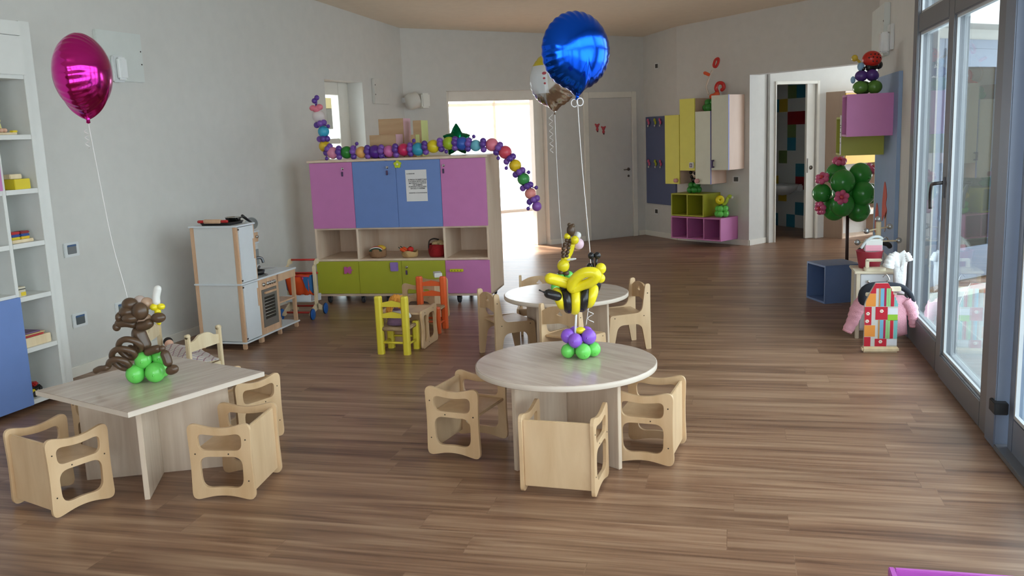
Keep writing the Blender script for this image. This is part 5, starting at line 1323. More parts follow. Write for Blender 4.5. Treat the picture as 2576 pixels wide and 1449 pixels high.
# ------------------------------------------------------------------ right-hand far walls: cabinets, cubes, hooks
Mc = frame(WC_O, WC_D); RC = math.atan2(-0.58, 0.815)
M_YDOOR = mat('yellow_melamine', (234, 228, 104), 0.42); M_WDOOR = mat('cream_white_melamine', (224, 226, 208), 0.42)
M_SIDE = wood('rose_maple', (220, 188, 166), (228, 200, 180), (9, 9, 1.5), 0.45)
M_BEDGE = mat('blue_edge', (130, 140, 214), 0.4)
def wall_cab(s0, s1, z0, z1, door, label, edge=None):
    w = s1 - s0; d = 0.36
    t = thing('wall_cabinet', label, 'cabinet', Mc @ Vector((s0, 0, z0)), RC, 'staggered wall cabinets')
    h = z1 - z0
    MB().bbox(0.0, w, -d + 0.02, -0.001, 0, h, 0.002).build('body', M_SIDE, t)
    dr = MB().bbox(0.002, w - 0.002, -d, -d + 0.019, 0.0, h, 0.002).build('door', door, t)
    if edge: MB().bbox(w - 0.0019, w + 0.0005, -d + 0.001, -d + 0.019, 0, h, 0.0005).build('edge_band', edge, dr)
    return dr, w, h
M_KPINK = mat('knob_pink', (226, 170, 170), 0.35); M_KPUR = mat('knob_purple', (96, 84, 126), 0.4); M_KWH = mat('knob_white', (238, 236, 226), 0.35)
dr, w, h = wall_cab(0.07, 0.328, 0.847, 1.80, M_YDOOR, 'lower yellow wall cabinet next to the blue hook board')
k_ = MB(); k_.cyl((w - 0.05, -0.36, 0.05), (w - 0.05, -0.40, 0.05), 0.028, seg=20); k_.build('knob', M_KPINK, dr)
dr, w, h = wall_cab(0.334, 0.596, 1.034, 2.01, M_YDOOR, 'higher yellow wall cabinet, second from the hook board')
MB().bbox(w - 0.085, w - 0.012, -0.385, -0.36, 0.035, 0.115, 0.006).build('knob', M_KWH, dr)
sq = MB(); sq.prism([(w - 0.07, 0.05), (w - 0.03, 0.05), (w - 0.03, 0.10), (w - 0.07, 0.10)], 0.003, Matrix.Translation((0, -0.388, 0)), [[(w - 0.06, 0.06), (w - 0.04, 0.06), (w - 0.04, 0.09), (w - 0.06, 0.09)]]); sq.build('knob_pattern', M_KPUR, dr)
dr, w, h = wall_cab(0.60, 0.857, 0.851, 1.83, M_WDOOR, 'lower cream wall cabinet with the red balloon bird on top', M_BEDGE)
k_ = MB(); k_.cyl((0.045, -0.36, 0.045), (0.045, -0.40, 0.045), 0.03, seg=20); k_.build('knob', M_KPINK, dr)
dr, w, h = wall_cab(0.871, 1.146, 1.045, 2.03, M_WDOOR, 'higher cream wall cabinet nearest the white column', M_BEDGE)
k_ = MB(); k_.bbox(0.02, 0.05, -0.395, -0.36, 0.03, 0.05, 0.003); k_.bbox(0.02, 0.05, -0.395, -0.36, 0.115, 0.135, 0.003); k_.bbox(0.02, 0.05, -0.405, -0.385, 0.03, 0.135, 0.004); k_.build('handle', M_KPUR, dr)

def cube_unit(name, label, cells, cw, h, d, m, mi, group, loc, rot):
    """row of open cubes; local x along the row, opening toward -y"""
    t = thing(name, label, 'shelf', loc, rot, group)
    k = 0.018; W = cells * cw
    sh = MB(); sh.bbox(0, W, -d, 0, 0, k, 0.002); sh.bbox(0, W, -d, 0, h - k, h, 0.002)
    sh.bbox(0, k, -d, 0, k, h - k, 0.001); sh.bbox(W - k, W, -d, 0, k, h - k, 0.001); sh.build('shell', m, t)
    for i in range(1, cells): MB().bbox(i * cw - k / 2, i * cw + k / 2, -d + 0.001, -0.012, k, h - k, 0.001).build('divider', m, t)
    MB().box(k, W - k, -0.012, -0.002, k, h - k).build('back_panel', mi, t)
    return t
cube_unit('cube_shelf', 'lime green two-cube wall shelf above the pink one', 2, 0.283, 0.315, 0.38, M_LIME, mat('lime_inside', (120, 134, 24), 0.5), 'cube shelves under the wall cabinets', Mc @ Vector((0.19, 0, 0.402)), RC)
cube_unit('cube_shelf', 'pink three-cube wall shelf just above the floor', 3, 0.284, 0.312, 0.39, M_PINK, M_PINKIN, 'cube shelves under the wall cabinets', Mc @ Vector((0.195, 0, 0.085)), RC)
# hook board
Mh = frame(WH_O, WH_D); RH = math.atan2(-0.73, 0.54)
t = thing('hook_board', 'tall dull blue panel with pink and lime coat hooks left of the yellow cabinets', 'coat rack', Mh @ Vector((0.085, 0, 0.50)), RH)
MB().bbox(0, 0.815, -0.025, 0, 0, 1.30, 0.003).build('panel', mat('slate_blue_melamine', (94, 104, 140), 0.5), t)
for z in (1.21, 0.60):
    for k, x in enumerate((0.11, 0.30, 0.44)):
        hk = MB(); m_ = (mat('hook_pink', (206, 92, 130), 0.4), mat('hook_lime', (176, 186, 50), 0.4))[k % 2]
        hk.sphere((x - 0.02, -0.04, z + 0.04), (0.026, 0.014, 0.026), 14, 8); hk.sphere((x + 0.012, -0.045, z), (0.022, 0.014, 0.03), 14, 8); hk.cyl((x, -0.025, z), (x, -0.05, z), 0.01, seg=10)
        ho = hk.build('hook', m_, t)
        MB().sphere((x, -0.05, z - 0.045), (0.014, 0.012, 0.018), 12, 8).build('hook_tip', mat('hook_tip', (206, 206, 206), 0.3, 0.6), ho)
def small_socket(M_, rot, s, z, label, dark=(70, 70, 68)):
    t = thing('wall_socket', label, 'socket', M_ @ Vector((s, 0, z)), rot, 'socket plates on the far walls')
    MB().bbox(-0.06, 0.06, -0.010, 0, -0.045, 0.045, 0.003).build('plate', M_PLATE, t)
    MB().bbox(-0.035, 0.035, -0.0125, -0.009, -0.028, 0.030, 0.002).build('socket_insert', mat('socket_dark', dark, 0.4), t)
small_socket(Mh, RH, 0.39, 2.53, 'switch plate high on the wall above the hook board'); small_socket(Mh, RH, 0.34, 0.385, 'socket plate below the hook board'); small_socket(Mc, RC, 1.02, 0.90, 'socket plate right of the lower cream cabinet')
# foot-shaped stickers on the closed door
for k, (s, z) in enumerate(((3.035, 1.665), (3.145, 1.625))):
    t = thing('bear_sticker', ('red teddy sticker on the white door, the left and higher one', 'red teddy sticker on the white door, the right and lower one')[k], 'sticker', Mb @ Vector((s, -0.014, z)), math.atan2(0.669, 0.743))
    b_ = MB(); b_.sphere((0, -0.002, 0.03), (0.03, 0.003, 0.028), 14, 8)
    for sx in (-1, 1): b_.sphere((sx * 0.03, -0.002, 0.052), (0.014, 0.003, 0.014), 10, 6)
    b_.sphere((0, -0.002, -0.02), (0.024, 0.003, 0.03), 14, 8); b_.build('figure', mat('sticker_red', (196, 74, 84), 0.5), t)
    MB().sphere((0.004, -0.003, -0.048), (0.014, 0.003, 0.014), 10, 6).build('paw', mat('sticker_dark', (90, 40, 44), 0.5), t)

# balloon figures on the cabinets and cubes
def base_cluster(t, n, r, R, z0, m, name='base_ball'):
    for k in range(n):
        a_ = 2 * PI * k / n + 0.3; ball(t, (R * math.cos(a_), R * math.sin(a_), z0), (r, r, r), m, name)
t = thing('balloon_flamingo', 'red balloon bird on a green ball base on the lower cream wall cabinet', 'balloon', Mc @ Vector((0.745, -0.20, 1.83)), YAW)
base_cluster(t, 5, 0.052, 0.062, 0.05, L_DGREEN); base_cluster(t, 4, 0.045, 0.045, 0.118, L_DGREEN)
noodle(t, [(-0.02, 0, 0.19), (0.05, 0, 0.20), (0.11, 0, 0.25)], 0.038, latex('coral', (236, 96, 56)), 'body')
noodle(t, [(0.10, 0, 0.24), (0.07, 0, 0.30), (0.10, 0, 0.365), (0.16, 0, 0.36), (0.175, 0, 0.30), (0.13, 0, 0.265)], 0.024, L_RED, 'tail_loop')
noodle(t, [(-0.03, 0, 0.22), (-0.06, 0, 0.32), (-0.03, 0, 0.42), (0.02, 0, 0.54)], 0.013, latex('clear', (214, 200, 184)), 'neck')
noodle(t, [(-0.10, 0, 0.515), (-0.06, 0, 0.50), (-0.01, 0, 0.475)], 0.022, latex('coral', (236, 96, 56)), 'wing')
loop(t, [(0.04, 0, 0.60), (0.06, 0, 0.67), (0.10, 0, 0.69), (0.10, 0, 0.64), (0.07, 0, 0.585)], 0.018, L_RED, 'head_loop')
t = thing('balloon_panda', 'black and white balloon panda on a green ball base on the lime cube shelf', 'balloon', Mc @ Vector((0.46, -0.20, 0.717)), YAW)
base_cluster(t, 6, 0.045, 0.068, 0.045, L_DGREEN); base_cluster(t, 4, 0.042, 0.05, 0.11, L_DGREEN)
ball(t, (0, 0, 0.185), 0.042, L_BLACK, 'body_ball'); ball(t, (0.01, -0.01, 0.255), 0.05, latex('cream', (214, 200, 180)), 'head_balloon')
for x, z in ((-0.055, 0.285), (0.05, 0.305), (-0.04, 0.225), (0.0, 0.27)): ball(t, (x, -0.05 if z > 0.22 and abs(x) < 0.03 else -0.02, z), 0.022, L_BLACK, 'patch_ball')
t = thing('balloon_snail', 'small yellow balloon snail on a green ball base on the pink cube shelf', 'balloon', Mc @ Vector((0.93, -0.20, 0.397)), YAW)
base_cluster(t, 5, 0.045, 0.06, 0.045, L_GREEN); base_cluster(t, 5, 0.042, 0.055, 0.115, L_GREEN)
MB().torus((-0.03, 0, 0.235), 0.035, 0.028, Matrix.Rotation(PI / 2, 3, 'X'), 24, 12).build('shell_loop', L_YEL, t)
noodle(t, [(0.0, 0, 0.17), (0.05, 0, 0.19), (0.08, 0, 0.27)], 0.022, latex('lime', (176, 200, 60)), 'body'); ball(t, (0.105, 0, 0.275), (0.034, 0.026, 0.028), latex('lime', (176, 200, 60)), 'head_balloon'); ball(t, (0.135, -0.01, 0.262), 0.018, L_WHITE, 'eye_balloon')

# ------------------------------------------------------------------ right wall: board, cubes, boxes
t = thing('picture_board', 'tall pale blue wall board with two orange-red fish near the sliding windows', 'wall board', (1.28, 8.98, 0.50), -PI / 2)
def board_mat():
    return mat('pale_blue_board', (138, 162, 196), 0.5)
MB().bbox(0, 1.14, -0.03, 0, 0, 1.51, 0.003).build('panel', board_mat(), t)
MB().bbox(-0.012, -0.0005, -0.032, 0, 0, 1.51, 0.002).build('edge_strip', M_TRIM, t)
M_FISH = mat('fish_red', (206, 74, 44), 0.6)
for k, (x, z, s_) in enumerate(((0.62, 0.42, 1.0), (0.20, 0.24, 0.8))):
    fz_ = smooth_path([(-0.10 * s_, -0.16 * s_), (-0.11 * s_, 0.0), (-0.04 * s_, 0.16 * s_), (0.02 * s_, 0.18 * s_), (0.12 * s_, 0.08 * s_), (0.08 * s_, 0.0), (0.14 * s_, -0.05 * s_), (0.06 * s_, -0.13 * s_), (0.0, -0.10 * s_)], 5, True)
    fi = MB().prism([(x + p[0], z + p[1]) for p in fz_], 0.003, Matrix.Translation((0, -0.0335, 0))).build('fish', M_FISH, t)
    MB().prism([(x + 0.04 * s_, z - 0.12 * s_), (x + 0.12 * s_, z - 0.04 * s_), (x + 0.12 * s_, z - 0.18 * s_), (x + 0.06 * s_, z - 0.24 * s_)], 0.003, Matrix.Translation((0, -0.0335, 0))).build('fin', mat('fish_pale', (214, 164, 134), 0.6), fi)
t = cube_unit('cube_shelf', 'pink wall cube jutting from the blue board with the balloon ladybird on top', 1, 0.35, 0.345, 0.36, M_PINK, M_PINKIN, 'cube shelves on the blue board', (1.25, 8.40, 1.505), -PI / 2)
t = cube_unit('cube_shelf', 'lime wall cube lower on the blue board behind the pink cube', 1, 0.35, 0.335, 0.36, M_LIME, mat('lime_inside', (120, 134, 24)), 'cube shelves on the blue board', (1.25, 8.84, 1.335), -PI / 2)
t = thing('paper_note', 'long white paper sheet hanging from the edge of the lime wall cube', 'paper', (0.884, 8.44, 1.345), -PI / 2)
MB().bbox(-0.0, 0.05, -0.004, -0.001, 0, 0.34, 0.0008, Matrix.Rotation(0.1, 4, 'Z')).build('sheet', mat('paper', (232, 228, 226)), t)
pl_ = MB()
for z in (0.10, 0.15, 0.19, 0.23, 0.25): pl_.box(0.008, 0.042, -0.0046, -0.0042, z, z + 0.006, Matrix.Rotation(0.1, 4, 'Z'))
pl_.build('printed_lines', M_INK, t)
t = thing('balloon_ladybird', 'red balloon ladybird on violet and green balls on top of the pink wall cube', 'balloon', (1.06, 8.22, 1.85), YAW)
for c in ((-0.06, -0.02, 0.055), (0.055, -0.03, 0.055), (0.0, 0.06, 0.055)): ball(t, c, (0.062, 0.06, 0.056), latex('leaf_green', (92, 140, 56), 0.25), 'base_ball')
for c in ((-0.05, -0.01, 0.150), (0.03, -0.03, 0.155), (0.06, 0.03, 0.15)): ball(t, c, (0.052, 0.05, 0.046), latex('deep_violet', (84, 52, 130), 0.25), 'base_ball')
noodle(t, [(-0.02, -0.01, 0.215), (0.04, -0.01, 0.222), (0.085, 0.0, 0.235)], 0.034, L_BLACK, 'underside'); ball(t, (0.095, 0, 0.235), 0.034, L_BLACK, 'underside')
wg = ball(t, (0.035, -0.01, 0.285), (0.078, 0.07, 0.066), latex('ladybird_red', (206, 46, 34), 0.3), 'wing_case')
for k in range(9):
    u, v = (-0.6, -0.2, 0.2, 0.6, -0.4, 0.0, 0.4, -0.2, 0.2)[k], (0.1, 0.15, 0.1, 0.05, 0.5, 0.5, 0.45, -0.35, -0.35)[k]
    q = Vector((u, -math.sqrt(max(0.05, 1 - u * u - v * v)), v))
    MB().sphere((0.035 + q.x * 0.078, -0.01 + q.y * 0.071, 0.285 + q.z * 0.067), 0.0065, 8, 6).build('spot', L_BLACK, wg)
ball(t, (-0.055, -0.01, 0.225), (0.03, 0.028, 0.036), latex('sky', (140, 176, 206), 0.3), 'head_balloon'); ball(t, (-0.04, -0.02, 0.208), 0.018, L_BLACK, 'eye_balloon')
noodle(t, [(-0.05, 0, 0.25), (-0.075, 0, 0.275), (-0.10, 0, 0.295)], 0.010, latex('mustard', (206, 176, 60)), 'antenna'); ball(t, (-0.105, 0, 0.297), 0.026, latex('mustard', (206, 176, 60)), 'antenna_ball')
ball(t, (-0.115, 0.0, 0.12), (0.02, 0.02, 0.03), latex('sky', (140, 176, 206)), 'base_ball')
t = thing('wall_box', 'grey-green metal box high on the right wall beside the window', 'panel', (1.28, 8.92, 2.40), -PI / 2)
MB().bbox(-0.36, 0.36, -0.05, 0, -0.22, 0.22, 0.004).build('cover', mat('panel_grey', (206, 212, 208)), t)
for z in (-0.05, 0.07): MB().cyl((0.33, -0.052, z), (0.33, -0.049, z), 0.008, seg=10).build('screw', M_SCREW, t)
t = thing('emergency_light', 'white wall lamp between the grey-green box and the window', 'lamp', (1.28, 8.42, 2.30), -PI / 2)
MB().bbox(-0.07, 0.10, -0.03, 0, -0.09, 0.12, 0.004).build('housing', M_PLATE, t)
MB().bbox(-0.06, 0.06, -0.10, -0.0305, -0.11, 0.06, 0.012).build('diffuser', mat('lamp_diffuser', (244, 246, 246)), t)

# shelf unit in the niche
UF = frame((1.449, 13.336), (0.70, 0.714)); UR = math.atan2(0.714, 0.70)
t = thing('niche_cupboard', 'tall wood-sided cupboard with yellow and open compartments in the niche', 'cupboard', (1.449, 13.336, 0), UR)
MB().bbox(0, 0.02, 0, 0.37, 0, 2.03, 0.002).build('side_panel', wood('taupe_wood', (178, 152, 132), (188, 162, 142), (8, 8, 1.4), 0.5), t)
MB().bbox(0.78, 0.80, 0, 0.37, 0, 2.03, 0.002).build('side_panel', MATS['taupe_wood'], t)
for z in (0.0, 0.36, 0.60, 1.135, 2.005): MB().bbox(0.02, 0.78, 0.005, 0.36, z, z + 0.025, 0.002).build('shelf', M_MAPLE, t)
MB().box(0.02, 0.78, 0.355, 0.365, 0.02, 2.0).build('back_panel', M_MAPLE, t)
MB().bbox(0.02, 0.78, -0.012, 0.004, 1.035, 1.16, 0.002).build('drawer', mat('amber_melamine', (226, 176, 52), 0.42), t)
MB().bbox(0.0, 0.42, -0.014, 0.004, 1.17, 2.0, 0.002).build('door', MATS['amber_melamine'], t)
MB().bbox(0.42, 0.78, -0.014, 0.004, 0.30, 0.365, 0.002).build('rail', M_TRIM, t)
# washbasin glimpsed in the bathroom
t = thing('washbasin', 'white washbasin in the dark bathroom behind the sliding door', 'basin', Mn @ Vector((1.485, 1.22, 0.52)), math.atan2(0.60, 0.80) - PI / 2)
bs = MB(); bs.lathe([(0.001, 0.0), (0.12, 0.02), (0.22, 0.10), (0.25, 0.17), (0.235, 0.17), (0.2, 0.11), (0.1, 0.05), (0.001, 0.045)], 32, M=Matrix.Translation((0, -0.25, 0)))
bs.build('bowl', mat('ceramic', (226, 226, 224), 0.15), t)
MB().bbox(-0.2, 0.2, -0.12, -0.005, 0.06, 0.17, 0.02).build('rear_ledge', MATS['ceramic'], t)

# ------------------------------------------------------------------ balloon tree behind the blue cube
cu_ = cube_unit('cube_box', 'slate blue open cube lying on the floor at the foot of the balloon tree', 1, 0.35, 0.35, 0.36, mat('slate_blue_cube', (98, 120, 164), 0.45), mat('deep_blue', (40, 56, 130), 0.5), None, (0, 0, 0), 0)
cu_['category'] = 'box'
cu_.location = (0.985, 8.985, 0); cu_.rotation_euler = (0, 0, math.radians(-67))
t = thing('balloon_tree', 'tree of big green balloons with pink balloon flowers behind the blue cube', 'balloon', (1.09, 9.55, 0), YAW)
MB().lathe([(0.001, 0), (0.12, 0.0), (0.12, 0.015), (0.02, 0.02), (0.001, 0.022)], 24).build('foot', mat('dark_trunk', (58, 34, 30), 0.5), t)
MB().cyl((0, 0, 0.02), (-0.005, 0, 0.80), 0.017, 0.016, 14).build('trunk', MATS['dark_trunk'], t)
for c, r in (((-0.096, -0.10, 1.045), 0.118), ((-0.100, 0.06, 1.115), 0.108), ((0.112, 0.0, 1.105), 0.112), ((-0.268, 0.0, 0.936), 0.092), ((0.105, -0.10, 0.925), 0.115), ((0.215, 0.02, 0.912), 0.10),
             ((-0.100, -0.11, 0.825), 0.115), ((-0.130, 0.02, 0.775), 0.115), ((0.092, -0.03, 0.755), 0.112), ((0.0, 0.14, 0.92), 0.12), ((0.0, 0.0, 0.95), 0.11)):
    ball(t, c, r, L_DGREEN, 'crown_ball', (0.5, -1, -0.3))
for c, ax in (((-0.097, 0.0, 1.245), (0, -0.4, 1)), ((-0.275, -0.03, 1.085), (-0.5, -0.5, 0.7)), ((-0.145, -0.21, 0.905), (-0.3, -1, 0.1)), ((-0.285, -0.02, 0.79), (-1, -0.4, -0.2)), ((0.225, 0.0, 1.16), (0.5, -0.4, 0.7))):
    R_ = Vector((0, 0, 1)).rotation_difference(Vector(ax)).to_matrix()
    f_ = MB()
    for k in range(6):
        a_ = 2 * PI * k / 6; q = Vector((0.044 * math.cos(a_), 0.044 * math.sin(a_), 0))
        f_.sphere(Vector(c) + R_ @ q, 0.030, 14, 8)
    fo_ = f_.build('balloon_flower', L_ROSE, t); ball(fo_, Vector(c) + R_ @ Vector((0, 0, 0.022)), 0.018, latex('flower_red', (214, 70, 84)), 'flower_centre')

# ------------------------------------------------------------------ doll laundry corner by the window
t = thing('doll_chest', 'small cream and white toy chest of drawers by the window', 'chest', (1.03, 7.30, 0), 0)
M_CREAM = mat('cream_paint', (226, 214, 190), 0.45)
for sx in (-1, 1):
    for sy in (-1, 1): MB().bbox(sx * 0.13 - 0.014, sx * 0.13 + 0.014, sy * 0.14 - 0.014, sy * 0.14 + 0.014, 0, 0.50, 0.003).build('leg', M_CREAM, t)
MB().bbox(-0.16, 0.155, -0.17, 0.17, 0.50, 0.518, 0.004).build('top', M_CREAM, t)
MB().bbox(-0.128, 0.128, -0.138, 0.138, 0.06, 0.498, 0.003).build('body', M_KW, t)
for z0, z1 in ((0.39, 0.495), (0.235, 0.37), (0.08, 0.215)):
    d_ = MB().bbox(-0.114, 0.114, -0.155, -0.139, z0, z1, 0.003).build('drawer', M_KW, t)
    for x in (-0.06, 0.075): MB().sphere((x, -0.164, (z0 + z1) / 2), 0.012, 12, 8).build('knob', MATS['chrome'], d_)
t = thing('toy_iron', 'beige wooden toy iron standing on the front of the cream chest', 'iron', (1.02, 7.20, 0.5185), 0)
MB().prism(round_poly([(-0.075, -0.045), (0.055, -0.05), (0.085, 0.0), (0.055, 0.05), (-0.075, 0.045)], [0.02, 0.03, 0.02, 0.03, 0.02]), 0.02, Matrix(((1, 0, 0, 0), (0, 0, 1, 0), (0, 1, 0, 0), (0, 0, 0, 1)))).build('sole', M_CREAM, t)
i_ = MB(); i_.bbox(-0.066, -0.04, -0.014, 0.014, 0.02, 0.08, 0.004); i_.bbox(-0.066, 0.05, -0.014, 0.014, 0.066, 0.088, 0.006); i_.build('handle', M_CREAM, t)
t = thing('red_bucket', 'dark pink toy bucket on the cream chest with a wrapped package in it', 'bucket', (1.00, 7.34, 0.5185), 0)
MB().lathe([(0.001, 0.0), (0.075, 0.0), (0.098, 0.13), (0.103, 0.132), (0.094, 0.132), (0.07, 0.006), (0.001, 0.006)], 28).build('bucket_wall', mat('dark_pink_plastic', (190, 60, 84), 0.35), t)
t = thing('wrapped_package', 'white and pink cellophane package standing in the dark pink bucket', 'package', (1.01, 7.34, 0.64), 0)
MB().bbox(-0.05, 0.08, -0.03, 0.03, 0.0, 0.10, 0.01).build('packet', mat('package_white', (226, 226, 222), 0.3), t)
MB().bbox(-0.045, 0.075, -0.0335, -0.0305, 0.01, 0.055, 0.001).build('pink_band', mat('package_pink', (236, 170, 186), 0.4), t)
pk = MB(); pk.tube(smooth_path([(-0.075, -0.02, 0.03), (-0.04, -0.02, 0.08), (0.0, -0.02, 0.112), (0.05, -0.01, 0.118), (0.08, 0.0, 0.10)], 6), 0.011, 8); pk.build('cellophane_edge', mat('cellophane', (206, 214, 216), 0.1), t)
t = thing('clothes_tree', 'wooden toy clothes tree with silver balls on its arms behind the chest', 'clothes stand', (1.09, 7.56, 0), 0)
MB().lathe([(0.001, 0), (0.11, 0), (0.11, 0.018), (0.001, 0.02)], 24).build('foot', M_PINE, t)
MB().cyl((0, 0, 0.018), (0, 0, 0.845), 0.021, seg=16).build('pole', M_PINE, t)
M_SILV = mat('silver_ball', (190, 194, 198), 0.25, 0.8)
MB().sphere((0, 0, 0.868), 0.026).build('finial', M_SILV, t)
for z, dx, dy in ((0.79, 0.085, 0.05), (0.69, 0.14, -0.04)):
    a_ = MB().tube([(-dx, -dy, z - 0.008), (dx, dy, z + 0.012)], 0.006, 8).build('arm', M_PINE, t)
    for s_ in (-1, 1): MB().sphere((s_ * (dx + 0.008), s_ * (dy + 0.004), z + (0.013 if s_ > 0 else -0.009)), 0.023).build('arm_ball', M_SILV, a_)
a_ = MB().tube([(-0.04, -0.12, 0.69), (0.04, 0.12, 0.69)], 0.006, 8).build('arm', M_PINE, t)
MB().sphere((-0.042, -0.125, 0.69), 0.02).build('arm_ball', M_SILV, a_)

def garment(name, label, cat, loc, rz, body, sleeves, m, thick=0.03, group=None, cuffs=None):
    """hanging garment: padded outline (x,z), sleeves as tapering tubes"""
    t = thing(name, label, cat, loc, rz, group)
    mb = MB(); n = len(body); vs = []; fs = []
    cx = sum(p[0] for p in body) / n; cz = sum(p[1] for p in body) / n
    rings = [(1.0, 0.0), (0.97, 0.55), (0.8, 0.85), (0.45, 1.0), (0.0, 1.0)]
    for side in (-1, 1):
        for (s_, d_) in rings:
            for (x, z) in body:
                fold = 0.006 * math.sin(x * 60 + z * 12) * (1 if s_ < 0.99 else 0)
                vs.append((cx + (x - cx) * s_, side * (thick * d_) + fold, cz + (z - cz) * s_))
    R_ = len(rings)
    for sd in range(2):
        for k in range(R_ - 1):
            for j in range(n):
                a_ = sd * R_ * n + k * n + j; b_ = sd * R_ * n + k * n + (j + 1) % n
                fs.append((a_, b_, b_ + n, a_ + n))
    mb._add(vs, fs, smooth=True)
    bmesh.ops.remove_doubles(mb.bm, verts=mb.bm.verts[:], dist=1e-6)
    mb.build('body', m, t)
    for pts, r0, r1 in sleeves:
        P = smooth_path(pts, 6); N = len(P)
        s = MB(); s.tube(P, [r0 + (r1 - r0) * i / (N - 1) + 0.003 * math.sin(i * 2.1) for i in range(N)], 16); so = s.build('sleeve', m, t)
        if cuffs:
            d_ = (P[-1] - P[-3]).normalized(); MB().tube([P[-1] - d_ * 0.012, P[-1] + d_ * 0.004], [r1 * 1.02, r1 * 0.92], 16).build('cuff', cuffs, so)
    return t
M_CARD = mat('pink_knit', (238, 176, 192), 0.95, bump=0.6, bscale=160)
t = garment('doll_cardigan', 'pink knitted doll cardigan hanging behind the ironing board', 'cardigan', (1.06, 6.96, 0), math.radians(4),
        [(-0.08, 0.375), (-0.14, 0.36), (-0.165, 0.30), (-0.13, 0.20), (-0.125, 0.03), (-0.02, 0.02), (0.10, 0.06), (0.165, 0.08), (0.155, 0.22), (0.175, 0.33), (0.13, 0.37), (0.05, 0.375), (0.0, 0.33)],
        [([(-0.135, 0, 0.335), (-0.19, -0.01, 0.27), (-0.22, -0.02, 0.19), (-0.262, -0.03, 0.105)], 0.058, 0.036), ([(0.15, 0, 0.335), (0.185, -0.01, 0.28), (0.20, -0.015, 0.21), (0.205, -0.02, 0.14)], 0.05, 0.032)], M_CARD, 0.035, cuffs=mat('pink_rib', (240, 176, 188), 0.95))
t = thing('padded_hanger', 'thick navy padded hanger holding the pink cardigan', 'hanger', (1.06, 6.95, 0), math.radians(4))
hg = MB(); sausage(hg, [(-0.15, -0.02, 0.30), (-0.155, -0.03, 0.40), (-0.10, -0.035, 0.445), (0.02, -0.035, 0.45), (0.11, -0.03, 0.435), (0.17, -0.02, 0.38), (0.20, -0.01, 0.30)], 0.027, 14, 8, (1.35, 0.6)); hg.build('padding', mat('navy_cloth', (32, 36, 48), 0.8), t)
MB().tube(smooth_path([(0.02, -0.03, 0.465), (0.02, -0.03, 0.50), (0.0, -0.02, 0.53), (-0.02, -0.01, 0.51)], 6), 0.004, 8).build('hook', MATS['chrome'], t)
M_SHIRT = mat('white_cloth', (236, 236, 236), 0.9, bump=0.4, bscale=40)
t = garment('doll_shirt', 'white short-sleeved doll shirt hanging beside the window glass', 'shirt', (1.172, 7.07, 0), math.radians(-5),
        [(-0.03, 0.68), (-0.06, 0.66), (-0.045, 0.58), (-0.035, 0.48), (-0.03, 0.37), (0.04, 0.36), (0.05, 0.48), (0.05, 0.57), (0.06, 0.65), (0.03, 0.69), (0.0, 0.665)],
        [([(-0.04, 0, 0.645), (-0.065, -0.015, 0.605), (-0.078, -0.02, 0.56)], 0.034, 0.042), ([(0.04, -0.01, 0.66), (0.055, -0.02, 0.64), (0.066, -0.025, 0.61)], 0.024, 0.026)], M_SHIRT, 0.035)
t = thing('black_hanger', 'black hanger with a grey doll vest on the clothes tree', 'hanger', (1.10, 7.66, 0), math.radians(6))
sausage(MB(), [(-0.15, 0, 0.60), (-0.09, 0, 0.635), (0.0, 0, 0.67), (0.08, 0, 0.655), (0.10, 0, 0.62)], 0.02, 12, 8).build('bar', mat('hanger_black', (36, 36, 40), 0.5), t)
MB().tube(smooth_path([(0.03, 0, 0.66), (0.045, 0, 0.70), (0.07, 0, 0.71), (0.085, 0, 0.68), (0.09, 0, 0.62)], 6), 0.005, 8).build('hook', MATS['chrome'], t)
t = garment('doll_vest', 'pale grey doll vest hanging on the black hanger', 'vest', (1.06, 7.655, 0), math.radians(6), [(-0.06, 0.64), (-0.07, 0.50), (-0.06, 0.42), (0.08, 0.42), (0.10, 0.52), (0.08, 0.63), (0.02, 0.60)], [], mat('grey_cloth', (206, 204, 208), 0.9), 0.03)

# upright toy ironing board with patchwork cover
t = thing('toy_ironing_board', 'upright toy ironing board with a bright striped patchwork cover on a wooden foot', 'ironing board', (1.005, 6.74, 0), math.radians(3))
MB().bbox(-0.125, 0.125, -0.035, 0.035, 0.0, 0.042, 0.012).build('foot', M_PINE, t)
def hw_(v): return 0.1115 * (1.0 if v < 0.66 else max(0.30, 1 - 0.62 * ((v - 0.66) / 0.34) ** 1.2))
bd = MB(); ol = [(-0.1115, 0.043)] + [(-hw_(k / 20), 0.043 + 0.457 * k / 20) for k in range(1, 21)] + [(hw_(k / 20), 0.043 + 0.457 * k / 20) for k in range(20, 0, -1)] + [(0.1115, 0.043)]
bd.prism(ol, 0.026, Matrix.Translation((0, -0.012, 0))); board = bd.build('board', mat('cover_grey', (206, 204, 200), 0.8), t)
PC = {'r': (196, 36, 56), 'o': (234, 150, 66), 'g': (206, 204, 200), 't': (190, 140, 90), 'b': (120, 180, 210), 'c': (176, 30, 80), 'n': (150, 200, 130), 'l': (150, 200, 60), 'w': (226, 228, 236), 'k': (120, 190, 190)}
patches = [(0.0, 1.0, 0.92, 1.0, 'r'), (0.03, 0.33, 0.635, 0.837, 'o'), (0.0, 0.33, 0.84, 0.92, 'r'),
           (0.0, 0.21, 0.34, 0.628, 'r'), (0.0, 0.33, 0.155, 0.335, 'o'), (0.0, 0.20, 0.0, 0.148, 'r'), (0.33, 0.69, 0.425, 0.628, 'r'), (0.33, 0.68, 0.0, 0.12, 'r'),
           (0.70, 1.0, 0.51, 0.605, 'w'), (0.70, 1.0, 0.41, 0.505, 'l'), (0.70, 1.0, 0.02, 0.11, 'w')]
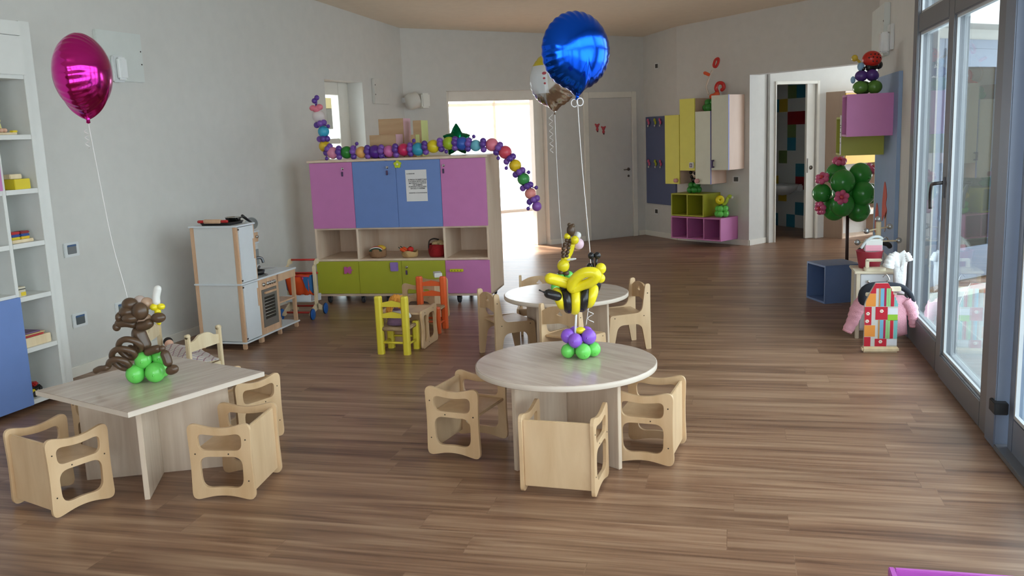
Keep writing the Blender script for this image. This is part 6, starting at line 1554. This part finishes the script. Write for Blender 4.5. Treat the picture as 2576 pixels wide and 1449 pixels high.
for z0, z1 in ((0.635, 0.92), (0.125, 0.42)):
    for u0, u1, k in ((0.42, 0.465, 't'), (0.47, 0.575, 'b'), (0.58, 0.64, 'c'), (0.645, 0.70, 'n'), (0.705, 0.77, 'n'), (0.78, 0.875, 'r'), (0.895, 1.0, 'k')): patches.append((u0, u1, z0, z1, k))
keys = list(PC); pm = MB()
for (u0, u1, v0, v1, k) in patches:
    pm.mi = keys.index(k); S_ = 6
    for i in range(S_):
        va, vb = v0 + (v1 - v0) * i / S_, v0 + (v1 - v0) * (i + 1) / S_
        hwm = hw_((va + vb) / 2) - 0.0008
        xa, xb = max(-hwm, -0.1115 + 0.223 * u0), min(hwm, -0.1115 + 0.223 * u1)
        if xb - xa > 0.002: pm.box(xa, xb, -0.0135, -0.0121, 0.043 + 0.457 * va, 0.043 + 0.457 * vb)
pm.build('patchwork_cover', [mat('patch_' + k, PC[k], 0.85) for k in keys], board)
fm = MB()
for (u, v) in ((0.51, 0.56), (0.50, 0.075), (0.08, 0.40), (0.1, 0.52)):
    for k in range(6): a_ = k * PI / 3; fm.sphere((-0.1115 + 0.223 * u + 0.008 * math.cos(a_), -0.0138, 0.043 + 0.457 * v + 0.008 * math.sin(a_)), (0.0055, 0.0012, 0.0055), 8, 6)
fm.build('flower_print', mat('print_cream', (236, 226, 214), 0.8), board)
MB().bbox(0.02, 0.135, 0.015, 0.045, 0.435, 0.468, 0.004).build('crossbar', M_CREAM, t)
MB().bbox(-0.10, -0.03, 0.015, 0.045, 0.40, 0.425, 0.004).build('crossbar', M_CREAM, t)

# open magenta box at the very front
t = thing('magenta_box', 'open magenta box in the near corner by the sliding windows', 'box', (0.455, 2.39, 0), 0)
k = 0.018; W, Dp, Hh = 0.40, 0.375, 0.30
mb = MB(); mb.bbox(0, k, 0, Dp, 0, Hh, 0.003); mb.bbox(W - k, W, 0, Dp, 0, Hh, 0.003); mb.bbox(k, W - k, Dp - k, Dp, 0, Hh, 0.003); mb.bbox(k, W - k, 0, k, 0, Hh, 0.003)
mb.build('shell', mat('magenta_melamine', (186, 90, 186), 0.4), t)
MB().box(k, W - k, k, Dp - k, 0.002, 0.014).build('bottom', mat('magenta_dark', (150, 60, 150), 0.5), t)
# white box on the upright plywood chair
t = thing('white_box', 'small white box lying on the plywood chair behind the orange doll chair', 'box', (-2.62, 7.70, 0.39), math.radians(25))
MB().bbox(-0.035, 0.035, -0.06, 0.06, 0, 0.04, 0.003).build('body', mat('package_white', (226, 226, 222)), t)
# rag doll in the yellow chair
t = thing('rag_doll', 'rag doll with orange yarn hair and purple dress sitting in the yellow doll chair', 'doll', (-2.55, 6.49, 0.214), 0)
d_ = MB(); d_.lathe([(0.09, 0.012), (0.085, 0.03), (0.055, 0.08), (0.04, 0.11), (0.03, 0.125), (0.001, 0.13)], 22); d_.lathe([(0.001, 0.002), (0.088, 0.004), (0.09, 0.012)], 22)
d_.build('dress', mat('purple_print', (126, 96, 124), 0.9, bump=0.5, bscale=50), t)
MB().lathe([(0.062, 0.06), (0.064, 0.075), (0.045, 0.11), (0.001, 0.115)], 20, M=Matrix.Translation((0.0, -0.012, 0))).build('blouse', M_SHIRT, t)
MB().sphere((0, 0, 0.175), (0.052, 0.05, 0.052)).build('head', MATS['doll_skin'], t)
hr = MB(); rnd = random.Random(3)
for k in range(46):
    a_ = rnd.uniform(0, 2 * PI); zz = rnd.uniform(-0.2, 1)
    q = Vector((math.cos(a_) * math.sqrt(max(0, 1 - zz * zz)), math.sin(a_) * math.sqrt(max(0, 1 - zz * zz)), zz))
    if q.y > 0.45 and q.z < 0.55: continue
    p0 = Vector((0, 0, 0.18)) + q * 0.05; p1 = p0 + q * 0.022 + Vector((0, 0, -0.03)); p2 = p1 + Vector((q.x * 0.02, q.y * 0.02, -0.04))
    hr.tube(smooth_path([p0, p1, p2], 4), [0.011] * 4 + [0.010] * 4 + [0.006], 7)
hr.sphere((0, -0.006, 0.182), (0.055, 0.052, 0.052))
hr.build('hair', mat('orange_yarn', (222, 150, 62), 0.9), t)
for sx in (-1, 1):
    a_ = MB(); sausage(a_, [(sx * 0.035, 0.0, 0.115), (sx * 0.075, 0.01, 0.08), (sx * 0.085, 0.035, 0.045)], 0.016); a_.build('arm', M_SHIRT, t)
    a_ = MB(); sausage(a_, [(sx * 0.03, 0.05, 0.018), (sx * 0.035, 0.10, 0.018), (sx * 0.035, 0.135, 0.0)], 0.016); a_.build('leg', MATS['doll_skin'], t)
